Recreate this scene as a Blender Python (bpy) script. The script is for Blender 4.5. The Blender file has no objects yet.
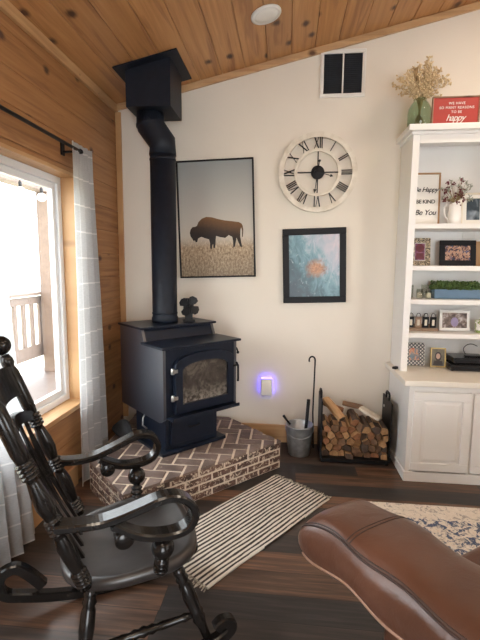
import bpy, bmesh, math, random
from mathutils import Vector, Matrix, Euler
random.seed(7)
scn = bpy.context.scene
COL = scn.collection
PI = math.pi
R = math.radians

# ------------------------------------------------------------------ materials
class NT:
    def __init__(s, name):
        s.m = bpy.data.materials.new(name); s.m.use_nodes = True
        s.t = s.m.node_tree; s.t.nodes.clear()
        s.out = s.n('ShaderNodeOutputMaterial')
    def n(s, typ, **k):
        nd = s.t.nodes.new(typ)
        for a, b in k.items(): setattr(nd, a, b)
        return nd
    def put(s, nd, i, v):
        if hasattr(v, 'is_output'): s.t.links.new(v, nd.inputs[i])
        elif v is not None:
            sock = nd.inputs[i]
            if sock.type == 'RGBA' and len(v) == 3: v = (*v, 1)
            sock.default_value = v
    def math(s, op, a, b=0.0, c=0.0):
        nd = s.n('ShaderNodeMath', operation=op); s.put(nd, 0, a); s.put(nd, 1, b); s.put(nd, 2, c); return nd.outputs[0]
    def mix(s, f, a, b, mode='MIX'):
        nd = s.n('ShaderNodeMix', data_type='RGBA', blend_type=mode); s.put(nd, 0, f); s.put(nd, 6, a); s.put(nd, 7, b); return nd.outputs[2]
    def comb(s, x, y, z):
        nd = s.n('ShaderNodeCombineXYZ'); s.put(nd, 0, x); s.put(nd, 1, y); s.put(nd, 2, z); return nd.outputs[0]
    def sep(s, v):
        nd = s.n('ShaderNodeSeparateXYZ'); s.put(nd, 0, v); return nd.outputs
    def obj(s): return s.n('ShaderNodeTexCoord').outputs['Object']
    def uv(s): return s.n('ShaderNodeTexCoord').outputs['UV']
    def noise(s, v, scale=5, detail=3, rough=.5, dist=0):
        nd = s.n('ShaderNodeTexNoise'); s.put(nd, 'Vector', v); nd.inputs['Scale'].default_value = scale
        nd.inputs['Detail'].default_value = detail; nd.inputs['Roughness'].default_value = rough; nd.inputs['Distortion'].default_value = dist
        return nd.outputs[0]
    def white(s, v):
        nd = s.n('ShaderNodeTexWhiteNoise', noise_dimensions='3D'); s.put(nd, 'Vector', v); return nd.outputs[0]
    def ramp(s, f, stops, interp='LINEAR'):
        nd = s.n('ShaderNodeValToRGB'); s.put(nd, 0, f); cr = nd.color_ramp; cr.interpolation = interp
        while len(cr.elements) < len(stops): cr.elements.new(.5)
        for e, (p, c) in zip(cr.elements, stops): e.position = p; e.color = (*c, 1) if len(c) == 3 else c
        return nd.outputs[0]
    def scale(s, v, sc):
        nd = s.n('ShaderNodeVectorMath', operation='MULTIPLY'); s.put(nd, 0, v); nd.inputs[1].default_value = sc; return nd.outputs[0]
    def bsdf(s, col, rough=.5, metal=0.0, bump=None, bstr=.3, bdist=.002, **k):
        b = s.n('ShaderNodeBsdfPrincipled'); s.put(b, 'Base Color', col); s.put(b, 'Roughness', rough); s.put(b, 'Metallic', metal)
        for a, v in k.items(): s.put(b, a.replace('_', ' '), v)
        if bump is not None:
            bp = s.n('ShaderNodeBump'); bp.inputs['Strength'].default_value = bstr; bp.inputs['Distance'].default_value = bdist
            s.put(bp, 'Height', bump); s.t.links.new(bp.outputs[0], b.inputs['Normal'])
        return b
    def done(s, b):
        s.t.links.new(b.outputs[0], s.out.inputs[0]); return s.m

def pm(name, c1, c2=None, scale=8, rough=.5, metal=0.0, bstr=.15, stretch=(1, 1, 1), bdist=.002, **k):
    """noise-mottled principled material in object space"""
    t = NT(name); c2 = c2 or tuple(x * .8 for x in c1)
    f = t.noise(t.scale(t.obj(), stretch), scale, 4, .55)
    col = t.ramp(f, [(.3, c2), (.7, c1)])
    return t.done(t.bsdf(col, rough, metal, f, bstr, bdist, **k))

def wood_boards(name, along, across, width, off, c_lo, c_mid, c_hi, knot, rough=.5, joints=0, groove=None, grain=30, tone=.25, kn=.075):
    t = NT(name); x = t.sep(t.obj())
    L, A = x[along], x[across]
    q = t.math('DIVIDE', t.math('ADD', A, off), width)
    bid = t.math('FLOOR', q)
    r = t.white(t.comb(bid, 3.3, 1.7))
    Ls = t.math('ADD', L, t.math('MULTIPLY', r, 17.3))
    g = t.noise(t.comb(t.math('MULTIPLY', Ls, 1.3), t.math('MULTIPLY', A, grain), t.math('MULTIPLY', r, 9)), 1.0, 4, .6, .6)
    big = t.noise(t.comb(t.math('MULTIPLY', Ls, .8), t.math('MULTIPLY', A, 4), r), 1.6, 2)
    col = t.ramp(g, [(.28, c_lo), (.5, c_mid), (.75, c_hi)])
    col = t.mix(t.math('MULTIPLY', big, .35), col, c_lo)
    col = t.mix(t.math('MULTIPLY', r, tone), col, tuple(v * .62 for v in c_mid))
    # reddish heartwood streaks
    hs = t.ramp(t.noise(t.comb(t.math('MULTIPLY', Ls, .9), t.math('MULTIPLY', A, 11), r), 1.0, 3, .5, 1.2), [(.56, (0, 0, 0)), (.66, (1, 1, 1))])
    col = t.mix(t.math('MULTIPLY', hs, .45), col, (knot[0] * 2.4, knot[1] * 2.0, knot[2] * 1.8))
    if knot:
        v = t.n('ShaderNodeTexVoronoi', voronoi_dimensions='2D'); v.inputs['Scale'].default_value = 1.0
        t.put(v, 'Vector', t.comb(t.math('DIVIDE', Ls, .36), t.math('ADD', t.math('DIVIDE', A, .26), t.math('MULTIPLY', r, 5)), 0.0))
        d = t.math('ADD', v.outputs['Distance'], t.math('MULTIPLY', t.math('SUBTRACT', g, .5), .11))
        k = t.ramp(d, [(kn * .55, (1, 1, 1)), (kn, (.55, .55, .55)), (kn * 1.6, (0, 0, 0))])
        sz = t.math('GREATER_THAN', t.sep(v.outputs['Color'])[0], .3)
        col = t.mix(t.math('MULTIPLY', k, sz), col, knot)
    return t.done(t.bsdf(col, rough, 0, g, .12, .002))

def floor_mat():
    t = NT('dark_plank_floor'); x = t.sep(t.obj())
    bid = t.math('FLOOR', t.math('DIVIDE', x[1], .15)); fr = t.math('FRACT', t.math('DIVIDE', x[1], .15))
    r1 = t.white(t.comb(bid, .7, .2))
    xx = t.math('DIVIDE', t.math('ADD', x[0], t.math('MULTIPLY', r1, 3.1)), 1.25)
    b2 = t.math('FLOOR', xx); fx = t.math('FRACT', xx)
    r = t.white(t.comb(bid, b2, .5))
    base = t.ramp(r, [(0, (.034, .028, .026)), (.22, (.058, .042, .035)), (.42, (.105, .058, .037)), (.58, (.046, .040, .038)), (.74, (.080, .047, .032)), (.9, (.028, .025, .025))], 'CONSTANT')
    g = t.noise(t.comb(t.math('ADD', t.math('MULTIPLY', x[0], 2.2), t.math('MULTIPLY', r, 31)), t.math('MULTIPLY', x[1], 38), r), 1.0, 5, .62, .5)
    col = t.mix(1.0, base, t.ramp(g, [(.25, (.35, .33, .32)), (.5, (1, .98, .95)), (.74, (2.3, 2.1, 1.95))]), 'MULTIPLY')
    gap = t.math('MAXIMUM', t.math('LESS_THAN', fr, .02), t.math('LESS_THAN', fx, .0025))
    col = t.mix(gap, col, (.012, .01, .009))
    return t.done(t.bsdf(col, t.ramp(g, [(.3, (.36,) * 3), (.7, (.52,) * 3)]), 0, t.math('SUBTRACT', g, gap), .15, .002))

M = {}
PINE = dict(c_lo=(.40, .18, .062), c_mid=(.55, .27, .10), c_hi=(.66, .36, .15), knot=(.075, .026, .012))
M['ceil'] = wood_boards('pine_ceiling', 1, 0, .182, 0, rough=.42, tone=.5, kn=.085, **PINE)
M['wallwood'] = wood_boards('pine_wall', 1, 2, .18, .03, rough=.5, c_lo=(.27, .118, .042), c_mid=(.40, .19, .072), c_hi=(.50, .26, .11), knot=(.06, .021, .010))
M['pine'] = wood_boards('pine_trim', 1, 0, .3, .05, (.42, .23, .10), (.56, .33, .155), (.66, .42, .21), (.12, .05, .02), rough=.45, grain=22, tone=.1)
M['piney'] = wood_boards('pine_trim_edge', 1, 2, .3, .05, (.42, .23, .10), (.56, .33, .155), (.66, .42, .21), (.12, .05, .02), rough=.45, grain=22, tone=.1, kn=.02)
M['pinev'] = wood_boards('pine_trim_upright', 2, 1, .4, .05, (.40, .21, .09), (.54, .31, .14), (.64, .40, .19), (.12, .05, .02), rough=.45, grain=22, tone=.1)
M['pinex'] = wood_boards('pine_trim_crosswise', 0, 2, .4, .05, (.40, .23, .11), (.55, .34, .17), (.66, .43, .23), (.12, .05, .02), rough=.45, grain=22, tone=.1)
M['floor'] = floor_mat()
M['wall'] = pm('warm_white_wall_paint', (.765, .70, .61), (.74, .675, .585), 2.5, .8, bstr=.02)
M['white'] = pm('white_cabinet_paint', (.85, .83, .80), (.82, .80, .77), 3, .35, bstr=.01)
M['cream'] = pm('cream_counter', (.84, .79, .70), (.81, .76, .67), 3, .35, bstr=.01)
M['vinyl'] = pm('white_vinyl', (.84, .85, .86), (.81, .82, .83), 3, .35, bstr=.01)
M['stove'] = pm('blue_black_stove_steel', (.009, .014, .028), (.006, .010, .020), 30, .38, 0, bstr=.05, Specular_IOR_Level=.32)
M['stoveside'] = pm('glossy_stove_side', (.014, .020, .036), (.010, .015, .026), 30, .40, 0, bstr=.04, Specular_IOR_Level=.9, Coat_Weight=1.0, Coat_Roughness=.34, Coat_IOR=1.9)
M['pipe'] = pm('black_stove_pipe', (.010, .014, .024), (.007, .010, .017), 20, .5, 0, bstr=.03, Specular_IOR_Level=.28)
M['iron'] = pm('black_iron', (.014, .014, .016), (.008, .008, .009), 25, .5, 0, Specular_IOR_Level=.25)
M['chrome'] = pm('bright_steel', (.62, .62, .62), (.45, .45, .45), 25, .3, .9)
M['galv'] = pm('galvanized_steel', (.58, .60, .62), (.38, .40, .42), 22, .42, .75, bstr=.05)
M['black'] = pm('black_frame', (.012, .012, .014), (.008, .008, .010), 10, .5, Specular_IOR_Level=.2)
M['chair'] = pm('worn_black_lacquer', (.014, .0125, .012), (.007, .0065, .0065), 26, .19, 0, .08, Specular_IOR_Level=.4)
M['chairseat'] = pm('worn_black_seat', (.050, .044, .042), (.018, .016, .016), 12, .33, 0, .14, (.6, 1, 1), Specular_IOR_Level=.62)
M['leather'] = None
M['plastic'] = pm('white_plastic', (.80, .78, .74), (.77, .75, .71), 4, .4, bstr=.01)
M['vent_dark'] = pm('dark_vent_louver', (.018, .022, .030), (.010, .013, .018), 10, .5)
M['mat_white'] = pm('white_picture_mat', (.82, .80, .75), (.79, .77, .72), 5, .6)
M['oak'] = wood_boards('light_oak_frame', 2, 0, .5, .1, (.36, .20, .09), (.46, .27, .13), (.55, .34, .17), (.2, .1, .05), grain=60, tone=.05)
M['ivory'] = pm('ivory_frame', (.78, .72, .60), (.74, .67, .54), 9, .5)
M['gold'] = pm('gold_frame', (.62, .45, .19), (.5, .35, .14), 30, .32, .7)
M['rustic'] = wood_boards('rustic_wood', 0, 2, .5, .1, (.22, .13, .08), (.34, .22, .14), (.46, .32, .22), (.1, .05, .03), grain=70, tone=.1)
M['blue_box'] = pm('blue_painted_box', (.13, .22, .33), (.10, .18, .27), 14, .5)
M['leaf'] = pm('boxwood_leaf', (.16, .24, .06), (.03, .075, .02), 60, .55, bstr=.1)
M['deepred'] = pm('dark_red_berries', (.17, .02, .035), (.09, .012, .022), 40, .5)
M['sage'] = pm('sage_leaf', (.42, .44, .36), (.28, .31, .25), 30, .6)
M['grass_dry'] = pm('dried_grass', (.74, .60, .38), (.52, .37, .20), 60, .8)
M['stem'] = pm('dry_stem', (.36, .27, .13), (.24, .18, .09), 40, .7)
M['red'] = pm('red_sign_paint', (.42, .036, .026), (.39, .031, .022), 8, .5, bstr=.01)
M['ink'] = pm('black_ink', (.012, .012, .014), (.01, .01, .011), 10, .6)
M['whiteink'] = pm('white_lettering', (.86, .84, .80), (.83, .81, .77), 10, .6)
M['glossblack'] = pm('gloss_black_plastic', (.010, .011, .014), (.008, .009, .011), 10, .22)
M['deck'] = wood_boards('weathered_deck', 0, 1, .14, 0, (.075, .052, .043), (.095, .068, .057), (.115, .085, .073), (.05, .037, .03), grain=30)
M['rail'] = pm('deck_rail_wood', (.15, .105, .082), (.12, .083, .064), 12, .7)
M['ground'] = pm('pale_dry_ground', (.72, .68, .50), (.6, .56, .40), .5, .9)
M['bulb'] = pm('frosted_bulb', (.9, .9, .88), (.85, .85, .83), 8, .3)
M['grout'] = pm('cream_mortar', (.72, .62, .50), (.60, .50, .40), 40, .9, bstr=.4)

def glass(name, col=(1, 1, 1), mixf=.12, rough=.02):
    t = NT(name)
    tr = t.n('ShaderNodeBsdfTransparent'); t.put(tr, 0, col)
    gl = t.n('ShaderNodeBsdfGlossy'); gl.inputs['Roughness'].default_value = rough
    lw = t.n('ShaderNodeLayerWeight'); lw.inputs[0].default_value = .5
    mx = t.n('ShaderNodeMixShader'); t.t.links.new(t.math('ADD', t.math('MULTIPLY', t.math('POWER', lw.outputs['Facing'], 4.0), .45), .03), mx.inputs[0])
    t.t.links.new(tr.outputs[0], mx.inputs[1]); t.t.links.new(gl.outputs[0], mx.inputs[2])
    return t.done(mx)
M['pane'] = glass('window_glass', (.97, .98, .98))
M['greenglass'] = glass('green_bottle_glass', (.80, .88, .82))
M['clearglass'] = glass('clear_glass', (.90, .91, .88))

def brick_mat(name, white):
    t = NT(name); o = t.obj()
    n1 = t.noise(o, 9, 2); n2 = t.noise(o, 26, 5, .7, 1.5); n3 = t.noise(o, 70, 3)
    base = t.ramp(n1, [(.32, (.055, .033, .026)), (.5, (.125, .062, .045)), (.68, (.20, .115, .085))])
    base = t.mix(t.math('MULTIPLY', n3, .5), base, (.045, .034, .032))
    w = t.ramp(n2, [(white, (0, 0, 0)), (white + .05, (1, 1, 1))])
    col = t.mix(w, base, (.60, .50, .39))
    return t.done(t.bsdf(col, .8, 0, n2, .5, .004))
M['brickface'] = brick_mat('whitewashed_brick', .535)
M['bricktop'] = brick_mat('smeared_brick_top', .70)
def bricktop2():
    t = NT('grey_brown_brick_top'); o = t.obj()
    n1 = t.noise(o, 7, 2); n2 = t.noise(o, 24, 5, .7, 1.0)
    base = t.ramp(n1, [(.32, (.11, .078, .068)), (.5, (.17, .122, .105)), (.68, (.23, .17, .145))])
    col = t.mix(t.ramp(n2, [(.58, (0, 0, 0)), (.72, (.7, .7, .7))]), base, (.40, .32, .25))
    return t.done(t.bsdf(col, .62, 0, n2, .35, .003))
M['bricktop'] = bricktop2()

def leather():
    t = NT('brown_leather'); o = t.obj()
    n1 = t.noise(o, 3.5, 3); n2 = t.noise(o, 130, 3, .6); n3 = t.noise(o, 11, 3, .5, .6)
    col = t.ramp(n1, [(.3, (.080, .034, .020)), (.7, (.130, .058, .036))])
    h = t.math('ADD', t.math('MULTIPLY', n2, .10), t.math('MULTIPLY', n3, .9))
    return t.done(t.bsdf(col, t.ramp(n3, [(.3, (.29,) * 3), (.7, (.37,) * 3)]), 0, h, .40, .012))
M['leather'] = leather()
M['stitch'] = pm('tan_piping', (.40, .24, .17), (.30, .17, .12), 60, .5)
M['thread'] = pm('dark_seam', (.045, .02, .014), (.03, .014, .01), 60, .5)

def stripe_rug():
    t = NT('striped_rug_weave'); x = t.sep(t.obj())
    wob = t.noise(t.comb(t.math('MULTIPLY', x[0], 9), t.math('MULTIPLY', x[1], 30), 0.0), 1, 3)
    y = t.math('ADD', x[1], t.math('MULTIPLY', t.math('SUBTRACT', wob, .5), .007))
    f = t.math('FRACT', t.math('DIVIDE', y, .0262))
    n = t.noise(t.comb(t.math('MULTIPLY', x[0], 12), t.math('MULTIPLY', x[1], 160), 0.0), 1, 3)
    fine = t.noise(t.obj(), 260, 2)
    dark = t.math('GREATER_THAN', f, t.math('SUBTRACT', .80, t.math('MULTIPLY', n, .55)))
    cream = t.ramp(fine, [(.3, (.58, .53, .46)), (.7, (.76, .71, .63))])
    col = t.mix(dark, cream, t.ramp(n, [(.35, (.016, .014, .014)), (.65, (.075, .06, .052))]))
    return t.done(t.bsdf(col, .9, 0, t.math('ADD', t.math('MULTIPLY', f, .5), fine), .6, .004))
M['stripe'] = stripe_rug()
M['fringe'] = pm('cream_and_black_fringe', (.70, .63, .52), (.02, .018, .018), 70, .9)

def area_rug():
    t = NT('distressed_cream_rug'); x = t.sep(t.obj()); o = t.obj()
    n1 = t.noise(o, 15, 4, .65, 1.0); n2 = t.noise(o, 22, 4, .7, 1.2); n3 = t.noise(o, 60, 4, .7)
    col = t.ramp(n3, [(.3, (.66, .58, .49)), (.7, (.82, .75, .66))])
    inner = t.math('MULTIPLY', t.math('GREATER_THAN', x[1], -5), t.math('LESS_THAN', t.math('ADD', x[1], t.math('MULTIPLY', n1, .12)), 2.56))
    blue = t.math('MULTIPLY', t.ramp(t.math('ADD', t.math('MULTIPLY', n1, .7), t.math('MULTIPLY', n3, .3)), [(.50, (0, 0, 0)), (.54, (1, 1, 1))]), inner)
    grey = t.ramp(t.math('ADD', t.math('MULTIPLY', n2, .7), t.math('MULTIPLY', n3, .3)), [(.53, (0, 0, 0)), (.57, (.8, .8, .8))])
    pink = t.math('MULTIPLY', t.ramp(n2, [(.33, (.7, .7, .7)), (.39, (0, 0, 0))]), inner)
    col = t.mix(grey, col, (.30, .27, .25)); col = t.mix(pink, col, (.62, .36, .26)); col = t.mix(blue, col, (.075, .10, .17))
    return t.done(t.bsdf(col, .95, 0, n3, .4, .004))
M['arearug'] = area_rug()

def curtain_mat():
    t = NT('sheer_windowpane_curtain'); u = t.sep(t.uv()); o = t.obj()
    wv = t.noise(t.scale(o, (60, 60, 400)), 1, 2)
    line = t.math('MAXIMUM', t.math('LESS_THAN', t.math('FRACT', t.math('DIVIDE', u[1], .168)), .055),
                  t.math('LESS_THAN', t.math('FRACT', t.math('DIVIDE', u[0], .20)), .035))
    col = t.mix(line, t.ramp(wv, [(.3, (.47, .475, .485)), (.7, (.56, .565, .575))]), (.72, .71, .70))
    d = t.n('ShaderNodeBsdfDiffuse'); t.put(d, 0, col)
    tl = t.n('ShaderNodeBsdfTranslucent'); t.put(tl, 0, col)
    mx = t.n('ShaderNodeMixShader'); mx.inputs[0].default_value = .52
    t.t.links.new(d.outputs[0], mx.inputs[1]); t.t.links.new(tl.outputs[0], mx.inputs[2])
    return t.done(mx)
M['curtain'] = curtain_mat()

def stove_glass():
    t = NT('sooty_stove_glass'); x = t.sep(t.obj()); n = t.noise(t.obj(), 9, 5, .65, 1.5); n2 = t.noise(t.obj(), 38, 4, .7)
    col = t.ramp(n, [(.3, (.022, .020, .019)), (.5, (.055, .046, .040)), (.7, (.14, .12, .10))])
    ash = t.math('MULTIPLY', t.ramp(t.math('SUBTRACT', .47, x[2]), [(0, (0, 0, 0)), (.12, (1, 1, 1))]), t.ramp(n2, [(.42, (0, 0, 0)), (.6, (1, 1, 1))]))
    col = t.mix(ash, col, (.27, .245, .215))
    return t.done(t.bsdf(col, .16, 0, None, Coat_Weight=.5, Coat_Roughness=.05))
M['stoveglass'] = stove_glass()

def emis(name, col, strength):
    t = NT(name); n = t.noise(t.obj(), 3)
    e = t.n('ShaderNodeEmission'); t.put(e, 0, t.mix(n, col, tuple(v * .93 for v in col))); e.inputs[1].default_value = strength
    return t.done(e)
M['blueglow'] = emis('blue_night_light', (.10, .07, 1.0), 16)

def art_bison():
    t = NT('prairie_photo'); x = t.sep(t.obj()); o = t.obj()
    n = t.noise(t.scale(o, (70, 1, 38)), 1, 5, .75); n2 = t.noise(o, 5, 3)
    sky = t.ramp(t.math('DIVIDE', t.math('ADD', x[2], .47), .94), [(.33, (.56, .50, .42)), (.6, (.44, .42, .38)), (1, (.27, .29, .29))])
    grass = t.ramp(n, [(.34, (.13, .08, .045)), (.5, (.38, .27, .165)), (.66, (.66, .53, .37))])
    grass = t.mix(t.ramp(t.math('SUBTRACT', -.22, x[2]), [(0, (0, 0, 0)), (.25, (.55, .55, .55))]), grass, (.10, .085, .06))
    edge = t.math('ADD', x[2], t.math('MULTIPLY', n, -.05))
    col = t.mix(t.ramp(t.math('ADD', edge, .25), [(.0, (0, 0, 0)), (.09, (1, 1, 1))]), grass, sky)
    return t.done(t.bsdf(col, .5))
M['prairie'] = art_bison()
def bison_mat():
    t = NT('bison_fur'); x = t.sep(t.obj()); n = t.noise(t.obj(), 40, 4, .7)
    h = t.math('ADD', t.math('MULTIPLY', t.math('ADD', x[2], .135), 4.8), t.math('ADD', t.math('MULTIPLY', x[0], .9), t.math('MULTIPLY', n, .25)))
    col = t.ramp(h, [(.05, (.016, .011, .010)), (.35, (.05, .027, .016)), (.72, (.16, .078, .03)), (1.0, (.27, .145, .06))])
    return t.done(t.bsdf(col, .7))
M['bison'] = bison_mat()
def art_water():
    t = NT('abstract_teal_painting'); x = t.sep(t.obj()); o = t.obj()
    n = t.noise(t.scale(o, (1, 1, .6)), 9, 5, .6, 2.5); n2 = t.noise(o, 26, 4, .7, 1)
    g = t.math('ADD', t.math('ADD', t.math('MULTIPLY', x[2], 1.1), t.math('MULTIPLY', x[0], 1.4)), t.math('MULTIPLY', n, .8))
    col = t.ramp(g, [(-.0, (.03, .055, .075)), (.24, (.055, .13, .16)), (.44, (.15, .29, .34)), (.64, (.36, .41, .48)), (.92, (.56, .49, .53))])
    dx = t.math('SUBTRACT', x[0], .02); dz = t.math('SUBTRACT', x[2], -.02)
    r = t.math('ADD', t.math('SQRT', t.math('ADD', t.math('POWER', t.math('MULTIPLY', dx, .9), 2), t.math('POWER', dz, 2))), t.math('MULTIPLY', t.math('SUBTRACT', n2, .5), .14))
    col = t.mix(t.ramp(r, [(.035, (1, 1, 1)), (.085, (0, 0, 0))]), col, t.ramp(n2, [(.35, (.20, .085, .05)), (.65, (.62, .30, .12))]))
    col = t.mix(t.math('MULTIPLY', t.ramp(n2, [(.60, (0, 0, 0)), (.68, (1, 1, 1))]), .45), col, (.55, .66, .70))
    return t.done(t.bsdf(col, .35))
M['water'] = art_water()
def photo(name, cols, scale=24):
    t = NT(name); n = t.noise(t.obj(), scale, 2, .5, .8)
    k = len(cols); col = t.ramp(n, [(.30 + .4 * i / max(1, k - 1), c) for i, c in enumerate(cols)], 'CONSTANT' if k > 4 else 'LINEAR')
    return t.done(t.bsdf(col, .3))
M['ph_purple'] = photo('purple_baby_photo', [(.05, .015, .03), (.20, .06, .13), (.38, .17, .25)])
M['ph_group'] = photo('group_photo', [(.02, .03, .07), (.10, .03, .03), (.55, .34, .24), (.03, .03, .05), (.10, .13, .30), (.60, .45, .36)], 46)
M['ph_dark'] = photo('dark_landscape_photo', [(.012, .02, .03), (.03, .05, .07), (.30, .36, .42)], 8)
M['ph_outdoor'] = photo('outdoor_photo', [(.06, .045, .04), (.22, .16, .14), (.55, .5, .48)], 30)
M['ph_child'] = photo('colourful_child_photo', [(.55, .10, .04), (.7, .42, .28), (.10, .22, .30), (.60, .20, .06)], 26)
M['ph_portrait'] = photo('dim_portrait_background', [(.10, .085, .05), (.16, .13, .08), (.06, .055, .04)], 18)
M['skin'] = pm('printed_skin_tone', (.52, .33, .24), (.45, .28, .20), 20, .4)
M['hair'] = pm('printed_dark_hair', (.045, .025, .018), (.03, .018, .012), 20, .4)
M['purple'] = pm('printed_lavender', (.36, .30, .48), (.28, .22, .38), 30, .4)
def pattern(name, a, b, scale, kind):
    t = NT(name); o = t.obj()
    if kind == 'leopard':
        v = t.n('ShaderNodeTexVoronoi'); v.inputs['Scale'].default_value = scale; t.put(v, 'Vector', o)
        f = t.math('MULTIPLY', t.math('GREATER_THAN', v.outputs[0], .28), t.math('LESS_THAN', v.outputs[0], .55))
    else:
        x = t.sep(o); p = t.math('ADD', x[0], x[2]); q = t.math('SUBTRACT', x[0], x[2])
        fa = t.math('LESS_THAN', t.math('FRACT', t.math('MULTIPLY', p, scale)), .42); fb = t.math('LESS_THAN', t.math('FRACT', t.math('MULTIPLY', q, scale)), .42)
        f = t.math('MAXIMUM', fa, fb)
    return t.done(t.bsdf(t.mix(f, b, a), .5))
M['leopard'] = pattern('leopard_print', (.06, .045, .03), (.52, .42, .28), 75, 'leopard')
M['lattice'] = pattern('lattice_print', (.05, .05, .06), (.78, .75, .70), 36, 'lattice')

def log_mats():
    out = []
    for nm, a, b in (('log_end_tan', (.48, .28, .13), (.24, .125, .055)), ('log_end_red', (.36, .165, .075), (.17, .075, .035)), ('log_end_brown', (.27, .155, .085), (.115, .065, .04)), ('log_end_dark', (.10, .06, .042), (.045, .03, .022))):
        out.append(pm(nm, a, b, 34, .8, bstr=.6, stretch=(1, .25, 1), bdist=.006))
    out.append(pm('log_bark', (.16, .10, .07), (.05, .034, .026), 40, .9, bstr=.9, stretch=(1, .3, 1), bdist=.008))
    out.append(pm('log_split_face', (.55, .34, .17), (.36, .20, .095), 30, .8, bstr=.5, stretch=(1, .12, 1), bdist=.005))
    out.append(pm('birch_bark', (.72, .68, .60), (.50, .44, .36), 14, .7, bstr=.3))
    return out
LOGM = log_mats()

# ------------------------------------------------------------------ mesh helpers
class MB:
    def __init__(s): s.bm = bmesh.new()
    def _new(s, before, mat, smooth):
        for f in s.bm.faces:
            if f not in before: f.material_index = mat; f.smooth = smooth
    def box(s, c, d, rot=None, mat=0, bev=0, seg=2, smooth=False):
        b0 = set(s.bm.faces)
        mt = Matrix.Translation(c) @ (rot.to_4x4() if rot is not None else Matrix()) @ Matrix.Diagonal((*d, 1))
        g = bmesh.ops.create_cube(s.bm, size=1, matrix=mt)
        if bev:
            ed = list({e for v in g['verts'] for e in v.link_edges})
            bmesh.ops.bevel(s.bm, geom=ed, offset=bev, segments=seg, profile=.6, affect='EDGES')
        s._new(b0, mat, smooth); return s
    def bx(s, x0, x1, y0, y1, z0, z1, **k):
        return s.box(((x0 + x1) / 2, (y0 + y1) / 2, (z0 + z1) / 2), (abs(x1 - x0), abs(y1 - y0), abs(z1 - z0)), **k)
    def rings(s, rings, mat=0, caps=True, closed=False, smooth=True):
        b0 = set(s.bm.faces); vs = [[s.bm.verts.new(p) for p in r] for r in rings]
        n = len(vs[0]); m = len(vs)
        for i in range(m if closed else m - 1):
            a, b = vs[i], vs[(i + 1) % m]
            for j in range(n):
                s.bm.faces.new((a[j], a[(j + 1) % n], b[(j + 1) % n], b[j]))
        if caps and not closed:
            s.bm.faces.new(vs[0][::-1]); s.bm.faces.new(vs[-1])
        s._new(b0, mat, smooth); return s
    def tube(s, pts, r, n=10, mat=0, closed=False, sx=1, smooth=True):
        pts = [Vector(p) for p in pts]; m = len(pts); rr = r if isinstance(r, (list, tuple)) else [r] * m
        up = None; rings = []
        for i, p in enumerate(pts):
            a = pts[(i - 1) % m] if (i or closed) else p; b = pts[(i + 1) % m] if (i < m - 1 or closed) else p
            t = (b - a).normalized()
            if up is None:
                up = t.orthogonal().normalized()
            up = (up - t * up.dot(t)).normalized(); w = t.cross(up)
            rings.append([p + (up * math.cos(2 * PI * k / n) + w * math.sin(2 * PI * k / n)) * rr[i] for k in range(n)])
        return s.rings(rings, mat, True, closed, smooth)
    def lathe(s, prof, p0=(0, 0, 0), axis=(0, 0, 1), n=20, mat=0, smooth=True):
        """prof: (radius, height) along axis from p0"""
        ax = Vector(axis).normalized(); u = ax.orthogonal().normalized(); w = ax.cross(u); p0 = Vector(p0)
        return s.rings([[p0 + ax * h + (u * math.cos(2 * PI * k / n) + w * math.sin(2 * PI * k / n)) * max(r, .0004) for k in range(n)] for r, h in prof], mat, True, False, smooth)
    def turned(s, a, b, prof, n=14, mat=0):
        """lathe between two points; prof is (t 0..1, radius)"""
        a, b = Vector(a), Vector(b); L = (b - a).length
        return s.lathe([(r, t * L) for t, r in prof], a, b - a, n, mat)
    def prism(s, poly, y0, y1, frame=None, mat=0, smooth=False):
        """poly of (x,z) extruded along y"""
        f = frame or (lambda x, y, z: (x, y, z))
        return s.rings([[f(x, y0, z) for x, z in poly], [f(x, y1, z) for x, z in poly]], mat, True, False, smooth)
    def band(s, path, w, th, frame, mat=0):
        """strap of width w across b, thickness th, along path of (a,z); frame(a,b,z)"""
        P = [Vector((a, 0, z)) for a, z in path]; rings = []
        for i, p in enumerate(P):
            t = (P[min(i + 1, len(P) - 1)] - P[max(i - 1, 0)]).normalized(); nn = Vector((-t.z, 0, t.x))
            h, e = th / 2, .006; r = []
            for bb, hh in ((-w / 2, -h + e), (-w / 2, h - e), (-w / 2 + e, h), (w / 2 - e, h), (w / 2, h - e), (w / 2, -h + e), (w / 2 - e, -h), (-w / 2 + e, -h)):
                q = p + nn * hh; r.append(frame(q.x, bb, q.z))
            rings.append(r)
        return s.rings(rings, mat, smooth=False)
    def ico(s, c, r, sub=1, mat=0, sc=(1, 1, 1), rot=None, smooth=True):
        b0 = set(s.bm.faces)
        mt = Matrix.Translation(c) @ (rot.to_4x4() if rot is not None else Matrix()) @ Matrix.Diagonal((*[r * q for q in sc], 1))
        bmesh.ops.create_icosphere(s.bm, subdivisions=sub, radius=1, matrix=mt); s._new(b0, mat, smooth); return s
    def sphere(s, c, r, n=20, mat=0):
        return s.lathe([(r * math.sin(PI * i / 12), -r * math.cos(PI * i / 12)) for i in range(13)], c, (0, 0, 1), n, mat)
    def build(s, name, mats, parent=None, loc=None):
        bmesh.ops.recalc_face_normals(s.bm, faces=s.bm.faces)
        me = bpy.data.meshes.new(name); s.bm.to_mesh(me); s.bm.free()
        for m in (mats if isinstance(mats, list) else [mats]): me.materials.append(m)
        o = bpy.data.objects.new(name, me); COL.objects.link(o)
        if parent: o.parent = parent
        if loc: o.location = loc
        return o

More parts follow.
